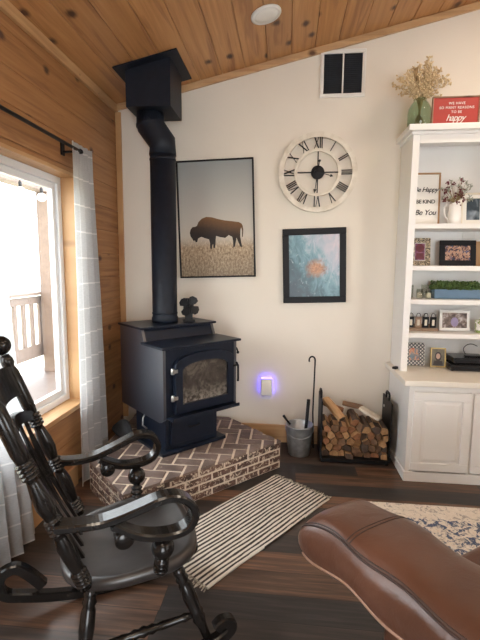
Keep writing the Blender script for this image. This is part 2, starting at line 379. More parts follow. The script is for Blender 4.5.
def catmull(pts, k=6):
    P = [Vector(p) for p in pts]; out = []
    for i in range(len(P) - 1):
        p0, p1, p2, p3 = P[max(i - 1, 0)], P[i], P[i + 1], P[min(i + 2, len(P) - 1)]
        for j in range(k):
            t = j / k
            out.append(.5 * ((2 * p1) + (p2 - p0) * t + (2 * p0 - 5 * p1 + 4 * p2 - p3) * t * t + (3 * p1 - p0 - 3 * p2 + p3) * t ** 3))
    out.append(P[-1]); return out
def cat2(pts, k=6): return [(v.x, v.y) for v in catmull([(a, b, 0) for a, b in pts], k)]

def tag(o, label, cat, group=None, kind=None):
    o['label'] = label; o['category'] = cat
    if group: o['group'] = group
    if kind: o['kind'] = kind
    return o
def thing(name, label, cat, loc=(0, 0, 0), rz=0, group=None, rot=None):
    o = bpy.data.objects.new(name, None); COL.objects.link(o); o.location = loc
    o.rotation_euler = rot or (0, 0, rz); o.empty_display_size = .05
    return tag(o, label, cat, group)
def struct(o, label=None, cat=None):
    o['kind'] = 'structure'
    o['label'] = label or o.name; o['category'] = cat or 'room'
    return o
def text(name, body, size, parent, loc, mat, rot=(PI / 2, 0, 0), shear=0, align='CENTER', ext=.0006, off=0, spacing=1):
    cu = bpy.data.curves.new(name, 'FONT'); cu.body = body; cu.size = size; cu.align_x = align; cu.align_y = 'CENTER'
    cu.extrude = ext; cu.shear = shear; cu.offset = off; cu.space_character = spacing
    tmp = bpy.data.objects.new('tmp', cu); COL.objects.link(tmp)
    bpy.context.view_layer.update()
    me = bpy.data.meshes.new_from_object(tmp.evaluated_get(bpy.context.evaluated_depsgraph_get()))
    bpy.data.objects.remove(tmp); me.materials.clear(); me.materials.append(mat)
    o = bpy.data.objects.new(name, me); COL.objects.link(o); o.parent = parent; o.location = loc; o.rotation_euler = rot
    return o

# ------------------------------------------------------------------ room shell
LW, BW, RW, FW = -1.42, 3.55, 4.0, -2.6       # left wall, back wall, right wall, wall behind
SL = math.atan(.2257)
def cz(x): return 3.12 + .2257 * x
WY0, WY1, WZ0, WZ1 = .55, 2.83, .555, 2.10   # window opening in the left wall

b = MB(); b.bx(LW - .2, RW + .2, FW - .2, BW + .2, -.1, 0)
struct(b.build('floor', M['floor']), 'dark brown plank floor', 'floor')
def slopewall(y0, y1, holes=()):
    m = MB()
    xs = sorted({LW - .2, RW + .2, *[h for hh in holes for h in hh[:2]]})
    for xa, xb in zip(xs, xs[1:]):
        hh = [h for h in holes if h[0] <= xa and h[1] >= xb]
        segs = [(0, None)] if not hh else [(0, hh[0][2]), (hh[0][3], None)]
        for za, zb in segs:
            if zb is not None and zb <= za: continue
            ta, tb = (cz(xa) + .1, cz(xb) + .1) if zb is None else (zb, zb)
            m.prism([(xa, za), (xb, za), (xb, tb), (xa, ta)], y0, y1)
    return m
struct(slopewall(BW, BW + .15).build('wall_back', M['wall']), 'warm white painted back wall', 'wall')
struct(slopewall(FW - .15, FW, [(-.1, 1.7, 0.0, 2.1)]).build('wall_front', M['wall']), 'white wall behind the viewer with a wide glass door opening', 'wall')
b = MB()
for (ya, yb, za, zb) in ((FW, -.9, 0, 4.2), (-.9, .7, 0, .9), (-.9, .7, 2.1, 4.2), (.7, BW, 0, 4.2)): b.bx(RW, RW + .15, ya, yb, za, zb)
struct(b.build('wall_right', M['wall']), 'white right wall with a window opening', 'wall')
# left wall of pine boards
b = MB(); top = cz(LW) + .1
def wall_seg(x0, x1, ya, yb, za, zb, bev):
    b.bx(x0, x1, ya, yb, za, zb, bev=bev, seg=1)
for (ya, yb, za, zb) in ((FW, WY0, 0, top), (WY1, BW, 0, top), (WY0, WY1, 0, WZ0 - .034), (WY0, WY1, WZ1 + .004, top)):
    b.bx(LW - .18, LW - .012, ya, yb, za, zb)
z = -.03
while z < top:
    za, zb = max(z, 0) + .0012, min(z + .18, top) - .0012
    segs = []
    if zb <= WZ0 or za >= WZ1: segs.append((FW, BW, za, zb))
    else:
        segs += [(FW, WY0, za, zb), (WY1, BW, za, zb)]
        if za < WZ0 - .033: segs.append((WY0, WY1, za, WZ0 - .033))
        if zb > WZ1: segs.append((WY0, WY1, WZ1, zb))
    for q in segs: wall_seg(LW - .014, LW, *q, .0035)
    z += .18
struct(b.build('wall_left', M['wallwood']), 'knotty pine board wall with the window', 'wall')
# ceiling boards (local x runs up the slope)
b = MB(); W = (RW + .2 - LW + .1) / math.cos(SL)
b.bx(-.2, W, FW - .2, BW + .2, .014, .12)
for i in range(-1, int(W / .182) + 1):
    b.bx(i * .182 + .0012, (i + 1) * .182 - .0012, FW - .2, BW + .2, 0, .016, bev=.004, seg=1)
c = b.build('ceiling', M['ceil'], loc=(LW, 0, cz(LW))); c.rotation_euler = (0, -SL, 0)
struct(c, 'sloping knotty pine tongue and groove ceiling', 'ceiling')
# trims
b = MB(); b.box((0, 0, 0), ((RW - LW) / math.cos(SL), .022, .05), Euler((0, -SL, 0)).to_matrix(), bev=.004)
mx = (RW + LW) / 2
t = b.build('trim_1', M['pinex'], loc=(mx, BW - .011, cz(mx) - .027)); struct(t, 'pine strip along the top of the white wall', 'trim')
b = MB(); b.bx(0, .024, FW, BW, -.062, 0, bev=.004); struct(b.build('trim_2', M['piney'], loc=(LW, 0, cz(LW) - .002)), 'pine strip along the top of the board wall', 'trim')
b = MB(); b.bx(0, .046, -.02, 0, .17, cz(LW) - .06, bev=.004); struct(b.build('trim_3', M['pinev'], loc=(LW + .002, BW, 0)), 'upright pine strip in the room corner', 'trim')
b = MB(); b.bx(-.485, .85, BW - .018, BW, 0, .155, bev=.004); struct(b.build('baseboard_back', M['pinex']), 'pale pine baseboard under the white wall', 'baseboard')
b = MB(); b.bx(LW, LW + .018, FW, 2.66, 0, .14, bev=.004); struct(b.build('baseboard_left', M['pine']), 'pine baseboard under the window', 'baseboard')

# window: pine liner and sill, white vinyl frame, glass
WX = LW - .145
w = bpy.data.objects.new('window_1', None); COL.objects.link(w); w.location = (LW, (WY0 + WY1) / 2, WZ0)
struct(w, 'white vinyl window in the pine wall', 'window')
yc = (WY0 + WY1) / 2; hw = (WY1 - WY0) / 2; hh = WZ1 - WZ0
b = MB()
b.bx(-.15, .001, hw - .02, hw + .001, 0, hh); b.bx(-.15, .001, -hw - .001, -hw + .02, 0, hh)
b.build('jamb', M['pinev'], w)
b = MB(); b.bx(-.15, .001, -hw, hw, hh - .02, hh + .001); b.build('head', M['pine'], w)
b = MB(); b.bx(-.15, .022, -hw + .001, hw - .001, -.032, .0, bev=.004); b.build('sill', M['pine'], w)
def sash(d0, d1, ya, yb, za, zb, t_):
    b.bx(d0, d1, ya, yb, za, za + t_, bev=.004); b.bx(d0, d1, ya, yb, zb - t_, zb, bev=.004)
    b.bx(d0, d1, ya, ya + t_, za + t_, zb - t_, bev=.004); b.bx(d0, d1, yb - t_, yb, za + t_, zb - t_, bev=.004)
b = MB(); sash(-.155, -.10, -hw + .02, hw - .02, .0, hh - .02, .045); sash(-.15, -.115, -hw + .066, hw - .066, .046, hh - .066, .04); b.bx(-.15, -.115, -.022, .022, .05, hh - .06)
b.build('sash_frame', M['vinyl'], w)
b = MB(); b.bx(-.136, -.130, -hw + .10, hw - .10, .08, hh - .10); b.build('pane', M['pane'], w)

# ------------------------------------------------------------------ outside
b = MB(); b.bx(-3.6, LW - .2, -2, 9, -.12, -.02); struct(b.build('deck', M['deck']), 'pale plank deck outside the window', 'deck')
b = MB(); b.bx(-60, -3.7, -30, 60, -1.6, -1.5); struct(b.build('ground', M['ground']), 'pale dry ground beyond the deck', 'ground')
rl = thing('deck_railing', 'pale wooden deck railing with square balusters outside the window', 'railing', (-3.5, 5, -.02))
b = MB(); b.bx(-.07, .07, -5, 4, 1.10, 1.14, bev=.006); b.build('top_rail', M['rail'], rl)
b = MB(); b.bx(-.02, .02, -5, 4, .98, 1.08, bev=.004); b.build('upper_rail', M['rail'], rl)
b = MB(); b.bx(-.02, .02, -5, 4, .22, .40, bev=.004); b.build('bottom_rail', M['rail'], rl)
for i in range(12):
    b = MB(); y = -1.2 + i * .19; b.bx(-.02, .02, y, y + .06, .40, .98, bev=.004); b.build('baluster', M['rail'], rl)
pp = thing('porch_post', 'square wooden porch post rising from the deck outside', 'post', (-3.35, 5.74, -.02))
b = MB(); b.bx(-.08, .08, -.08, .08, 0, 2.495, bev=.008); b.build('post_shaft', M['rail'], pp)
pb = MB(); pb.bx(-3.45, -3.25, -1.5, 8.5, 2.48, 2.74, bev=.008); tag(pb.build('porch_beam', M['rail']), 'wooden porch beam spanning the top of the window view', 'beam')
for i, y in enumerate((4.97, 5.42)):
    t = thing('string_light', ('round white string light bulb hanging nearer the left curtain', 'round white string light bulb hanging by the porch post')[i], 'string light', (-3.20, y, 2.375), 0, 'porch string lights')
    b = MB(); b.sphere((0, 0, 0), .055, 14); b.build('globe', M['bulb'], t)
    b = MB(); b.lathe([(.02, 0), (.02, .06), (.008, .07), (.008, .13)], (0, 0, .05)); b.build('socket', M['iron'], t)

# ------------------------------------------------------------------ curtains and rod
rd = thing('curtain_rod', 'thin black curtain rod across the top of the window', 'curtain rod', (LW + .085, 2.0, 2.225))
b = MB(); b.tube([(0, -1.3, 0), (0, .72, 0)], .0105, 12); b.build('rod', M['iron'], rd)
b = MB(); b.lathe([(.010, 0), (.016, .005), (.016, .02), (.012, .03), (.0, .034)], (0, .72, 0), (0, 1, 0)); b.build('finial', M['iron'], rd)
b = MB(); b.bx(-.085, -.077, .64, .68, -.04, .04); b.bx(-.08, -.005, .655, .665, -.025, -.013); b.build('bracket', M['iron'], rd)
def curtain(name, label, top_, bot, folds, amp, seed, z0=.03, z1=2.262):
    rnd = random.Random(seed); b = MB(); bm = b.bm; uvl = bm.loops.layers.uv.new('UVMap')
    nu, nv = 120, 60; V = []; ph = [rnd.uniform(0, 6) for _ in range(4)]
    for j in range(nv + 1):
        tz = j / nv; z_ = z1 + (z0 - z1) * tz; row = []
        e = min(1, tz * 2.2); gather = max(0, 1 - tz * 14)
        ya = top_[0] + (bot[0] - top_[0]) * tz ** .9; yb = top_[1] + (bot[1] - top_[1]) * tz ** .9
        for i in range(nu + 1):
            u = i / nu
            a = 2 * PI * folds * u + ph[0] + .5 * math.sin(3 * u * PI + ph[1]) + .35 * math.sin(tz * 3 + ph[2])
            am = amp * (.45 + .55 * e) * (.7 + .3 * math.sin(5 * u + ph[3]))
            x = am * math.sin(a) + gather * .006 * math.sin(2 * PI * folds * 4 * u)
            y = ya + (yb - ya) * u + .25 * am * math.sin(2 * a)
            row.append(bm.verts.new((x, y, z_)))
        V.append(row)
    wid = (bot[1] - bot[0]) * 1.9
    for j in range(nv):
        for i in range(nu):
            f = bm.faces.new((V[j][i], V[j][i + 1], V[j + 1][i + 1], V[j + 1][i])); f.smooth = True
            for l, (ii, jj) in zip(f.loops, ((i, j), (i + 1, j), (i + 1, j + 1), (i, j + 1))):
                l[uvl].uv = (ii / nu * wid, (1 - jj / nv) * (z1 - z0))
    o = b.build(name, M['curtain'], loc=(LW + .085, 0, 0)); return tag(o, label, 'curtain', 'sheer curtains at the window')
curtain('curtain', 'sheer white windowpane curtain hanging between the window and the stove', (2.62, 2.90), (2.56, 3.01), 4.5, .022, 3)
curtain('curtain', 'sheer pale curtain panel behind the rocking chair, at the window side nearer the viewer', (1.36, 1.86), (1.42, 2.06), 6.5, .032, 9)

# ------------------------------------------------------------------ brick hearth
HA = R(45); HO = (-.89, 2.19)
hz = .21
hearth = thing('brick_hearth', 'low corner hearth of herringbone brick with whitewashed brick sides under the stove', 'hearth', (HO[0], HO[1], 0))
cA, sA = math.cos(HA), math.sin(HA)
def HL(p, q, z_): return (p * cA - q * sA, p * sA + q * cA, z_)
Lr = 1.245; Ll = (1.297 - .89) / sA
XB, YB = -1.297 - HO[0], BW - .022 - HO[1]
poly = [(0, 0), HL(Lr, 0, 0)[:2], (HL(Lr, 0, 0)[0] - (YB - HL(Lr, 0, 0)[1]), YB), (XB, YB), (XB, -XB)]
def inset(poly, d):
    cx = sum(p[0] for p in poly) / len(poly); cy = sum(p[1] for p in poly) / len(poly); out = []
    for i in range(len(poly)):
        p0, p1, p2 = Vector(poly[i - 1]), Vector(poly[i]), Vector(poly[(i + 1) % len(poly)])
        n1 = Vector((-(p1 - p0).y, (p1 - p0).x)).normalized(); n2 = Vector((-(p2 - p1).y, (p2 - p1).x)).normalized()
        k = (n1 + n2) / (1 + n1.dot(n2)); out.append(tuple(p1 + k * d))
    return out
core = inset(poly, .008)
b = MB(); b.rings([[(x, y, 0) for x, y in core], [(x, y, hz - .006) for x, y in core]], smooth=False); b.build('mortar_bed', M['grout'], hearth)
# face bricks: two visible sides, running bond
for nm, fr, Ln in (('front_brickwork', lambda p, y, z_: HL(p, y, z_), Lr), ('side_brickwork', lambda p, y, z_: HL(y, p, z_), Ll - .02)):
    b = MB(); rows = 4; rh = (hz - .006) / rows; bl = .205
    for r_ in range(rows):
        p = -bl / 2 if r_ % 2 else 0
        while p < Ln:
            a_, e_ = max(p, 0) + (.008 if p > 0 else 0), min(p + bl, Ln) - .008
            if e_ - a_ > .02:
                z0_, z1_ = r_ * rh + .005, (r_ + 1) * rh - .009
                j = random.uniform(0, .003)
                ring0 = [(a_, z0_), (e_, z0_), (e_, z1_), (a_, z1_)]; ins = .004
                ring1 = [(a_ + ins, z0_ + ins), (e_ - ins, z0_ + ins), (e_ - ins, z1_ - ins), (a_ + ins, z1_ - ins)]
                b.rings([[fr(x, .03, z_) for x, z_ in ring0], [fr(x, .003 + j, z_) for x, z_ in ring0], [fr(x, -.001 + j, z_) for x, z_ in ring1]], smooth=False)
            p += bl
    b.build(nm, M['brickface'], hearth)
# herringbone top
def clip(pg, a, c_):
    """keep the part left of the line a->c_"""
    out = []
    for i in range(len(pg)):
        p, q = pg[i], pg[(i + 1) % len(pg)]
        sp = (c_[0] - a[0]) * (p[1] - a[1]) - (c_[1] - a[1]) * (p[0] - a[0]); sq = (c_[0] - a[0]) * (q[1] - a[1]) - (c_[1] - a[1]) * (q[0] - a[0])
        if sp >= 0: out.append(p)
        if (sp >= 0) != (sq >= 0):
            k = sp / (sp - sq); out.append((p[0] + (q[0] - p[0]) * k, p[1] + (q[1] - p[1]) * k))
    return out
b = MB(); bw, bl = .095, .19; half = .0085; inner = inset(poly, .10)
# soldier border along the two exposed edges and the right return
def top_brick(pg):
    cx = sum(p[0] for p in pg) / len(pg); cy = sum(p[1] for p in pg) / len(pg); j = random.uniform(-.0015, .0015)
    sh = [(cx + (p[0] - cx) * .96, cy + (p[1] - cy) * .96) for p in pg]
    b.rings([[(x, y, hz - .02) for x, y in pg], [(x, y, hz - .003 + j) for x, y in pg], [(x, y, hz + j) for x, y in sh]], smooth=False)
edges = inset(poly, .004)
for ang in (0,):
    ca, sa = math.cos(R(8)), math.sin(R(8))
    for i in range(-26, 26):
        for jj in range(-26, 26):
            # herringbone: cell grid of width bw; horizontal and vertical bricks step diagonally
            for hor in (0, 1):
                gx = i * bw + (0); gy = jj * bw
                k_ = (i - jj) % 4
                if hor == 0 and k_ == 0: r4 = [(gx, gy), (gx + bl, gy), (gx + bl, gy + bw), (gx, gy + bw)]
                elif hor == 1 and k_ == 3: r4 = [(gx, gy), (gx + bw, gy), (gx + bw, gy + bl), (gx, gy + bl)]
                else: continue
                r4 = [(p[0] + (half if n_ in (0, 3) else -half), p[1] + (half if n_ in (0, 1) else -half)) for n_, p in enumerate(r4)]
                # herringbone runs square to the room
                pg = [(p[0] * 1.0 - .4, p[1] * 1.0 + .6) for p in r4]
                for e_ in range(len(edges)):
                    if not pg: break
                    pg = clip(pg, edges[e_], edges[(e_ + 1) % len(edges)])
                if len(pg) >= 3:
                    A_ = abs(sum(pg[n_][0] * pg[(n_ + 1) % len(pg)][1] - pg[(n_ + 1) % len(pg)][0] * pg[n_][1] for n_ in range(len(pg)))) / 2
                    if A_ > .0004: top_brick(pg)
b.build('herringbone_top', M['bricktop'], hearth)

# ------------------------------------------------------------------ wood stove
st = thing('wood_stove', 'black steel wood stove with arched glass door on the brick hearth', 'stove', (-.804, 2.678, hz + .002), R(46))
b = MB(); b.bx(-.005, .535, -.005, .50, 0, .024, bev=.004); b.build('base_plate', M['stove'], st)
b = MB(); b.bx(.04, .475, .03, .47, .024, .262, bev=.004); b.build('pedestal', M['stove'], st)
b = MB(); b.bx(.075, .44, .016, .031, .06, .225, bev=.004); dr = b.build('ash_drawer', M['stove'], st)
b = MB(); b.tube([(.22, .016, .165), (.22, .0, .165), (.30, .0, .165), (.30, .016, .165)], .005, 8); b.build('drawer_handle', M['iron'], dr)
prof = [(.0, .262), (.0, .735), (.26, .742), (.30, .835), (.64, .835), (.64, .235), (.06, .235)]
b = MB(); b.rings([[(.03, y, z_) for y, z_ in prof], [(.61, y, z_) for y, z_ in prof]], smooth=False); b.build('firebox', M['stove'], st)
prof2 = [(-.004, .258), (-.004, .737), (.255, .742), (.297, .838), (.645, .838), (.645, .225), (.05, .225)]
for x0 in (.008, .612):
    b = MB(); b.rings([[(x0, y, z_) for y, z_ in prof2], [(x0 + .02, y, z_) for y, z_ in prof2]], smooth=False); b.build('side_panel', M['stoveside'], st)
b = MB(); b.bx(-.012, .655, -.035, .275, .738, .756, bev=.006); b.build('cook_shelf', M['stove'], st)
b = MB(); b.bx(-.006, .65, .27, .655, .838, .855, bev=.006); b.build('top_plate', M['stove'], st)
# door with arched window
def arch(x0, x1, z0_, zs, zc, n=14):
    xc, hw_ = (x0 + x1) / 2, (x1 - x0) / 2
    return [(x0, z0_), (x1, z0_)] + [(xc + hw_ * math.cos(PI * i / n), zs + (zc - zs) * math.sin(PI * i / n) ** .8) for i in range(n + 1)]
dO = arch(.082, .586, .292, .615, .700); dI = arch(.140, .530, .352, .575, .640)
b = MB()
def ringframe(b, oo, ii, y0, y1):
    f = lambda P, y: [(x, y, z_) for x, z_ in P]
    b.rings([f(oo, y1), f(oo, y0 + .006), f([(x * .985 + .005, z_ * .99 + .005) for x, z_ in oo], y0), f(ii, y0), f(ii, y1)], caps=False, closed=True, smooth=False)
ringframe(b, dO, dI, -.038, -.004); dn = b.build('door', M['stove'], st)
b = MB(); b.rings([[(x, -.02, z_) for x, z_ in dI], [(x, -.006, z_) for x, z_ in dI]], smooth=False); b.build('glass_pane', M['stoveglass'], dn)
b = MB(); b.tube([(.612, -.03, .58), (.612, -.05, .56), (.612, -.052, .46), (.612, -.05, .44)], .008, 10); b.tube([(.575, -.035, .56), (.614, -.04, .56)], .007, 8); b.build('door_handle', M['iron'], dn)
for z_ in (.405, .59):
    b = MB(); b.lathe([(.011, 0), (.013, .004), (.013, .036), (.011, .04)], (.066, -.028, z_ - .02)); b.bx(.066, .10, -.04, -.034, z_ - .012, z_ + .012); h = b.build('hinge', M['chrome'], dn); h['label'] = 'bright steel hinge'
b = MB(); b.bx(.03, .60, -.085, .0, .262, .274, bev=.004); b.bx(.03, .60, -.088, -.078, .262, .286, bev=.003); b.build('ash_lip', M['stove'], st)
b = MB(); b.tube([(.632, .05, .68), (.665, .05, .68), (.68, .05, .665), (.69, .05, .64)], .006, 8); b.sphere((.692, .05, .632), .011, 10); b.build('damper_lever', M['iron'], st)
b = MB(); b.tube([(.03, .30, .225), (.0, .28, .20), (-.01, .27, .15), (.02, .26, .12)], .006, 8); o = b.build('air_control', M['chrome'], st); o['label'] = 'bent bright steel rod under the stove'
# heat powered fan
fx = thing('stove_fan', 'small black four-blade heat fan standing on the stove top', 'fan', (-.755, 3.262, hz + .859), R(20)); fx.scale = (1.3, 1.3, 1.3)
b = MB(); b.bx(-.035, .035, -.025, .025, 0, .012, bev=.003); b.bx(-.022, .022, -.012, .012, .012, .05); b.build('base', M['iron'], fx)
b = MB(); [b.bx(-.030 + i * .011, -.027 + i * .011, -.02, .02, .05, .135) for i in range(6)]; b.bx(-.03, .03, -.006, .006, .045, .14); b.build('heat_sink', M['iron'], fx)
b = MB(); b.lathe([(.012, 0), (.012, .02), (.004, .026)], (0, -.02, .095), (0, -1, 0), 12)
for k in range(4):
    a_ = PI / 4 + k * PI / 2 + .25; d_ = Vector((math.cos(a_), 0, math.sin(a_))); e_ = Vector((-d_.z, 0, d_.x))
    pts = [(0.010, -.006), (.03, -.024), (.052, -.028), (.064, -.012), (.062, .012), (.048, .026), (.028, .016), (.010, .006)]
    b.rings([[Vector((0, -.036 + .35 * v, .095)) + d_ * u + e_ * v for u, v in pts], [Vector((0, -.0385 + .35 * v, .095)) + d_ * u + e_ * v for u, v in pts]], smooth=False)
b.build('fan_blades', M['iron'], fx)

bd = MB(); rnd = random.Random(2); bd.ico((0, 0, .058), 1, 3, sc=(.14, .052, .058), rot=Euler((0, 0, R(136))).to_matrix())
for vt in bd.bm.verts: vt.co.z = max(0, vt.co.z * (1 + .25 * math.sin(vt.co.x * 31 + vt.co.y * 23))); vt.co.x *= 1 + .08 * math.sin(vt.co.y * 40)
tag(bd.build('dark_lump', pm('dark_grey_matte', (.035, .038, .043), (.022, .024, .028), 30, .9), loc=(-1.205, 2.985, hz + .002)), 'unidentified dark grey mass lying on the hearth between the stove and the board wall', 'lump')  # low dark grey mass, kind of object unknown

# stove pipe and ceiling support box
px, py = -.930, 3.21
sp = thing('stove_pipe', 'tall black stove pipe with an offset elbow rising from the stove', 'stove pipe', (px, py, hz + .859))
b = MB(); b.lathe([(.101, 0), (.101, .035), (.098, .04), (.095, .05), (.095, 1.31)], (0, 0, 0), n=28); b.build('lower_pipe', M['pipe'], sp)
b = MB(); ep = catmull([(0, 0, 1.26), (0, 0, 1.33), (-.03, -.0, 1.40), (-.075, -.0, 1.47), (-.085, 0, 1.535), (-.085, 0, 1.56)], 2)
b.tube([(0, 0, 1.24), (0, 0, 1.33), (-.09, 0, 1.455), (-.09, 0, 1.52)], [.100, .100, .101, .100], 28, smooth=True); b.build('offset_elbow', M['pipe'], sp)
b = MB(); b.lathe([(.104, 1.44), (.104, 1.46), (.100, 1.462), (.100, 1.60)], (-.09, 0, 0), n=28); b.build('upper_pipe', M['pipe'], sp)
for z_ in (.06, 1.20):
    b = MB(); b.lathe([(.0945, z_), (.098, z_ + .003), (.098, z_ + .015), (.0945, z_ + .018)], n=28); b.build('joint_band', M['pipe'], sp)
cb = thing('ceiling_support_box', 'square black support box where the stove pipe meets the ceiling', 'chimney box', (-.985, 3.215, 2.605))
xa, xb_ = -.16, .16
b = MB(); zt = lambda x: cz(-.985 + x) - 2.605 - .004
b.rings([[(xa, -.16, 0), (xb_, -.16, 0), (xb_, -.16, zt(xb_)), (xa, -.16, zt(xa))], [(xa, .16, 0), (xb_, .16, 0), (xb_, .16, zt(xb_)), (xa, .16, zt(xa))]], smooth=False); b.build('box', M['pipe'], cb)
b = MB(); b.box((0, 0, zt(0) - .006), (.46, .46, .008), Euler((0, -SL, 0)).to_matrix()); b.build('flange', M['pipe'], cb)

# ------------------------------------------------------------------ wall things
# bison picture
def picture(name, label, cx, zc, w_, h_, ang, fw, depth, fmat, img, mat_w=0, y=BW, cat='picture', lean=0):
    t = thing(name, label, cat, (cx, y - .002, zc), rot=(lean, -ang, 0))
    b = MB(); a, c_ = w_ / 2, h_ / 2
    for x0, x1, z0_, z1_ in ((-a, a, c_ - fw, c_), (-a, a, -c_, -c_ + fw), (-a, -a + fw, -c_ + fw, c_ - fw), (a - fw, a, -c_ + fw, c_ - fw)):
        b.bx(x0, x1, -depth, 0, z0_, z1_, bev=min(.003, fw / 4), seg=1)
    b.build('picture_frame', fmat, t)
    a2, c2 = a - fw * .9, c_ - fw * .9
    if mat_w:
        b = MB(); b.bx(-a2, a2, -depth * .55, -.002, -c2, c2); b.build('picture_mat', M['mat_white'], t)
        b = MB(); b.bx(-a2 + mat_w, a2 - mat_w, -depth * .6, -.003, -c2 + mat_w, c2 - mat_w); p = b.build('image', img, t)
    else:
        b = MB(); b.bx(-a2, a2, -depth * .6, -.002, -c2, c2); p = b.build('image', img, t)
    return t, p
t, p = picture('bison_picture', 'tall black-framed picture of a bison in prairie grass beside the stove pipe', -.582, 1.88, .632, .945, R(1.8), .012, .035, M['black'], M['prairie'])
sil = [(.06, .40), (.03, .46), (.02, .53), (.035, .60), (.07, .655), (.12, .66), (.15, .68), (.18, .76), (.24, .83), (.32, .865), (.42, .85), (.52, .81), (.64, .775), (.78, .75), (.88, .73), (.925, .70), (.945, .65), (.955, .56), (.945, .42), (.93, .40), (.935, .55), (.92, .62), (.905, .56), (.90, .42), (.915, .30), (.93, .19), (.90, .20), (.86, .32), (.835, .40), (.82, .30), (.80, .20), (.775, .20), (.775, .33), (.76, .42), (.70, .46), (.64, .40), (.55, .42), (.48, .45), (.47, .36), (.465, .26), (.455, .19), (.43, .19), (.425, .28), (.405, .24), (.40, .17), (.37, .18), (.37, .30), (.355, .38), (.30, .40), (.22, .44), (.16, .40), (.145, .33), (.12, .32), (.105, .37), (.085, .35)]
b = MB(); k = .475; b.prism([(-.232 + u * k, -.238 + (v - .17) * .375) for u, v in sil], -.0245, -.0215)
bi = b.build('bison', M['bison'], t)
# small painting
t, p = picture('teal_painting', 'small thick black-framed teal painting hanging under the clock', .222, 1.509, .505, .598, R(1.9), .05, .03, M['black'], M['water'])

# clock
ck = thing('wall_clock', 'large round white skeleton wall clock with black Roman numerals', 'clock', (.227, BW - .03, 2.237))
def annulus(b, r0, r1, y0, y1, n=64):
    P = []
    for i in range(n):
        a_ = 2 * PI * i / n; c_, s_ = math.cos(a_), math.sin(a_)
        P.append([(r0 * c_, y0, r0 * s_), (r1 * c_, y0, r1 * s_), (r1 * c_, y1, r1 * s_), (r0 * c_, y1, r0 * s_)])
    return b.rings(P, caps=False, closed=True, smooth=False)
M['clockw'] = pm('distressed_white_wood', (.80, .74, .64), (.62, .55, .45), 18, .6)
b = MB(); annulus(b, .266, .306, -.012, .014); b.build('outer_ring', M['clockw'], ck)
b = MB(); annulus(b, .158, .182, -.008, .010); b.build('inner_ring', M['clockw'], ck)
b = MB(); b.lathe([(.052, 0), (.052, .018), (.046, .022)], (0, .010, 0), (0, -1, 0), 32); b.build('hub', M['iron'], ck)
b = MB()
for a_ in range(4):
    q = a_ * PI / 2; b.box((.105 * math.cos(q), 0, .105 * math.sin(q)), (.125, .008, .009), Euler((0, -q, 0)).to_matrix())
b.build('spokes', M['iron'], ck)
NUM = ['XII', 'I', 'II', 'III', 'IIII', 'V', 'VI', 'VII', 'VIII', 'IX', 'X', 'XI']
for i, s_ in enumerate(NUM):
    b = MB(); th = PI / 2 - i * PI / 6; H = .086; wd = {'I': .014, 'V': .040, 'X': .042}
    tot = sum(wd[c_] for c_ in s_); x = -tot / 2; strokes = []
    for c_ in s_:
        w_ = wd[c_]; xc = x + w_ / 2; g = .8 * w_ / 2
        if c_ == 'I': strokes.append((xc, -H / 2, xc, H / 2, .0075))
        elif c_ == 'V': strokes += [(xc - g, H / 2, xc, -H / 2, .0085), (xc + g, H / 2, xc, -H / 2, .0045)]
        else: strokes += [(xc - g, H / 2, xc + g, -H / 2, .0085), (xc + g, H / 2, xc - g, -H / 2, .0045)]
        x += w_
    rm = .224; cx, czz = rm * math.cos(th), rm * math.sin(th); rot = th - PI / 2
    cr, sr = math.cos(rot), math.sin(rot)
    for xa_, za_, xb2, zb_, tw in strokes:
        P = lambda x_, z_: (cx + x_ * cr - z_ * sr, czz + x_ * sr + z_ * cr)
        (ax, az), (bx_, bz) = P(xa_, za_), P(xb2, zb_)
        L_ = math.hypot(bx_ - ax, bz - az); an = math.atan2(bz - az, bx_ - ax)
        b.box(((ax + bx_) / 2, 0, (az + bz) / 2), (L_, .008, tw), Euler((0, -an, 0)).to_matrix())
    b.build('numeral', M['iron'], ck)
def hand(ang, ln, tail, nm):
    b = MB(); a_ = PI / 2 - ang; d_ = Vector((math.cos(a_), 0, math.sin(a_))); e_ = Vector((-d_.z, 0, d_.x))
    P = [(-tail, .003), (ln * .80, .003), (ln * .80, .013), (ln, 0), (ln * .80, -.013), (ln * .80, -.003), (-tail, -.003)]
    b.rings([[d_ * u + e_ * v + Vector((0, y, 0)) for u, v in P] for y in (-.018, -.021)], smooth=False)
    b.ico(d_ * -tail + Vector((0, -.0195, 0)), .011, 1, sc=(1, .3, 1)); b.build(nm, M['iron'], ck)
hand(R(106), .125, .02, 'hour_hand'); hand(R(188), .165, .085, 'minute_hand')

# vent
v = thing('return_air_vent', 'white wall vent with two dark louvred panels high on the wall', 'vent', (.397, BW - .002, 2.97))
b = MB(); a, c_ = .170, .172
for q in ((-a, a, c_ - .028, c_), (-a, a, -c_, -c_ + .028), (-a, -a + .026, -c_ + .028, c_ - .028), (a - .026, a, -c_ + .028, c_ - .028), (-.006, .006, -c_ + .028, c_ - .028)):
    b.bx(q[0], q[1], -.014, 0, q[2], q[3], bev=.003, seg=1)
b.build('vent_frame', M['plastic'], v)
b = MB(); b.bx(-a + .02, a - .02, -.003, -.001, -c_ + .02, c_ - .02); b.build('backing', M['vent_dark'], v)
for xa_, xb2 in ((-a + .026, -.006), (.006, a - .026)):
    b = MB()
    for i in range(20):
        z_ = -c_ + .036 + i * .0143; b.box(((xa_ + xb2) / 2, -.007, z_), (xb2 - xa_, .010, .0016), Euler((R(-35), 0, 0)).to_matrix())
    b.build('louvres', M['vent_dark'], v)
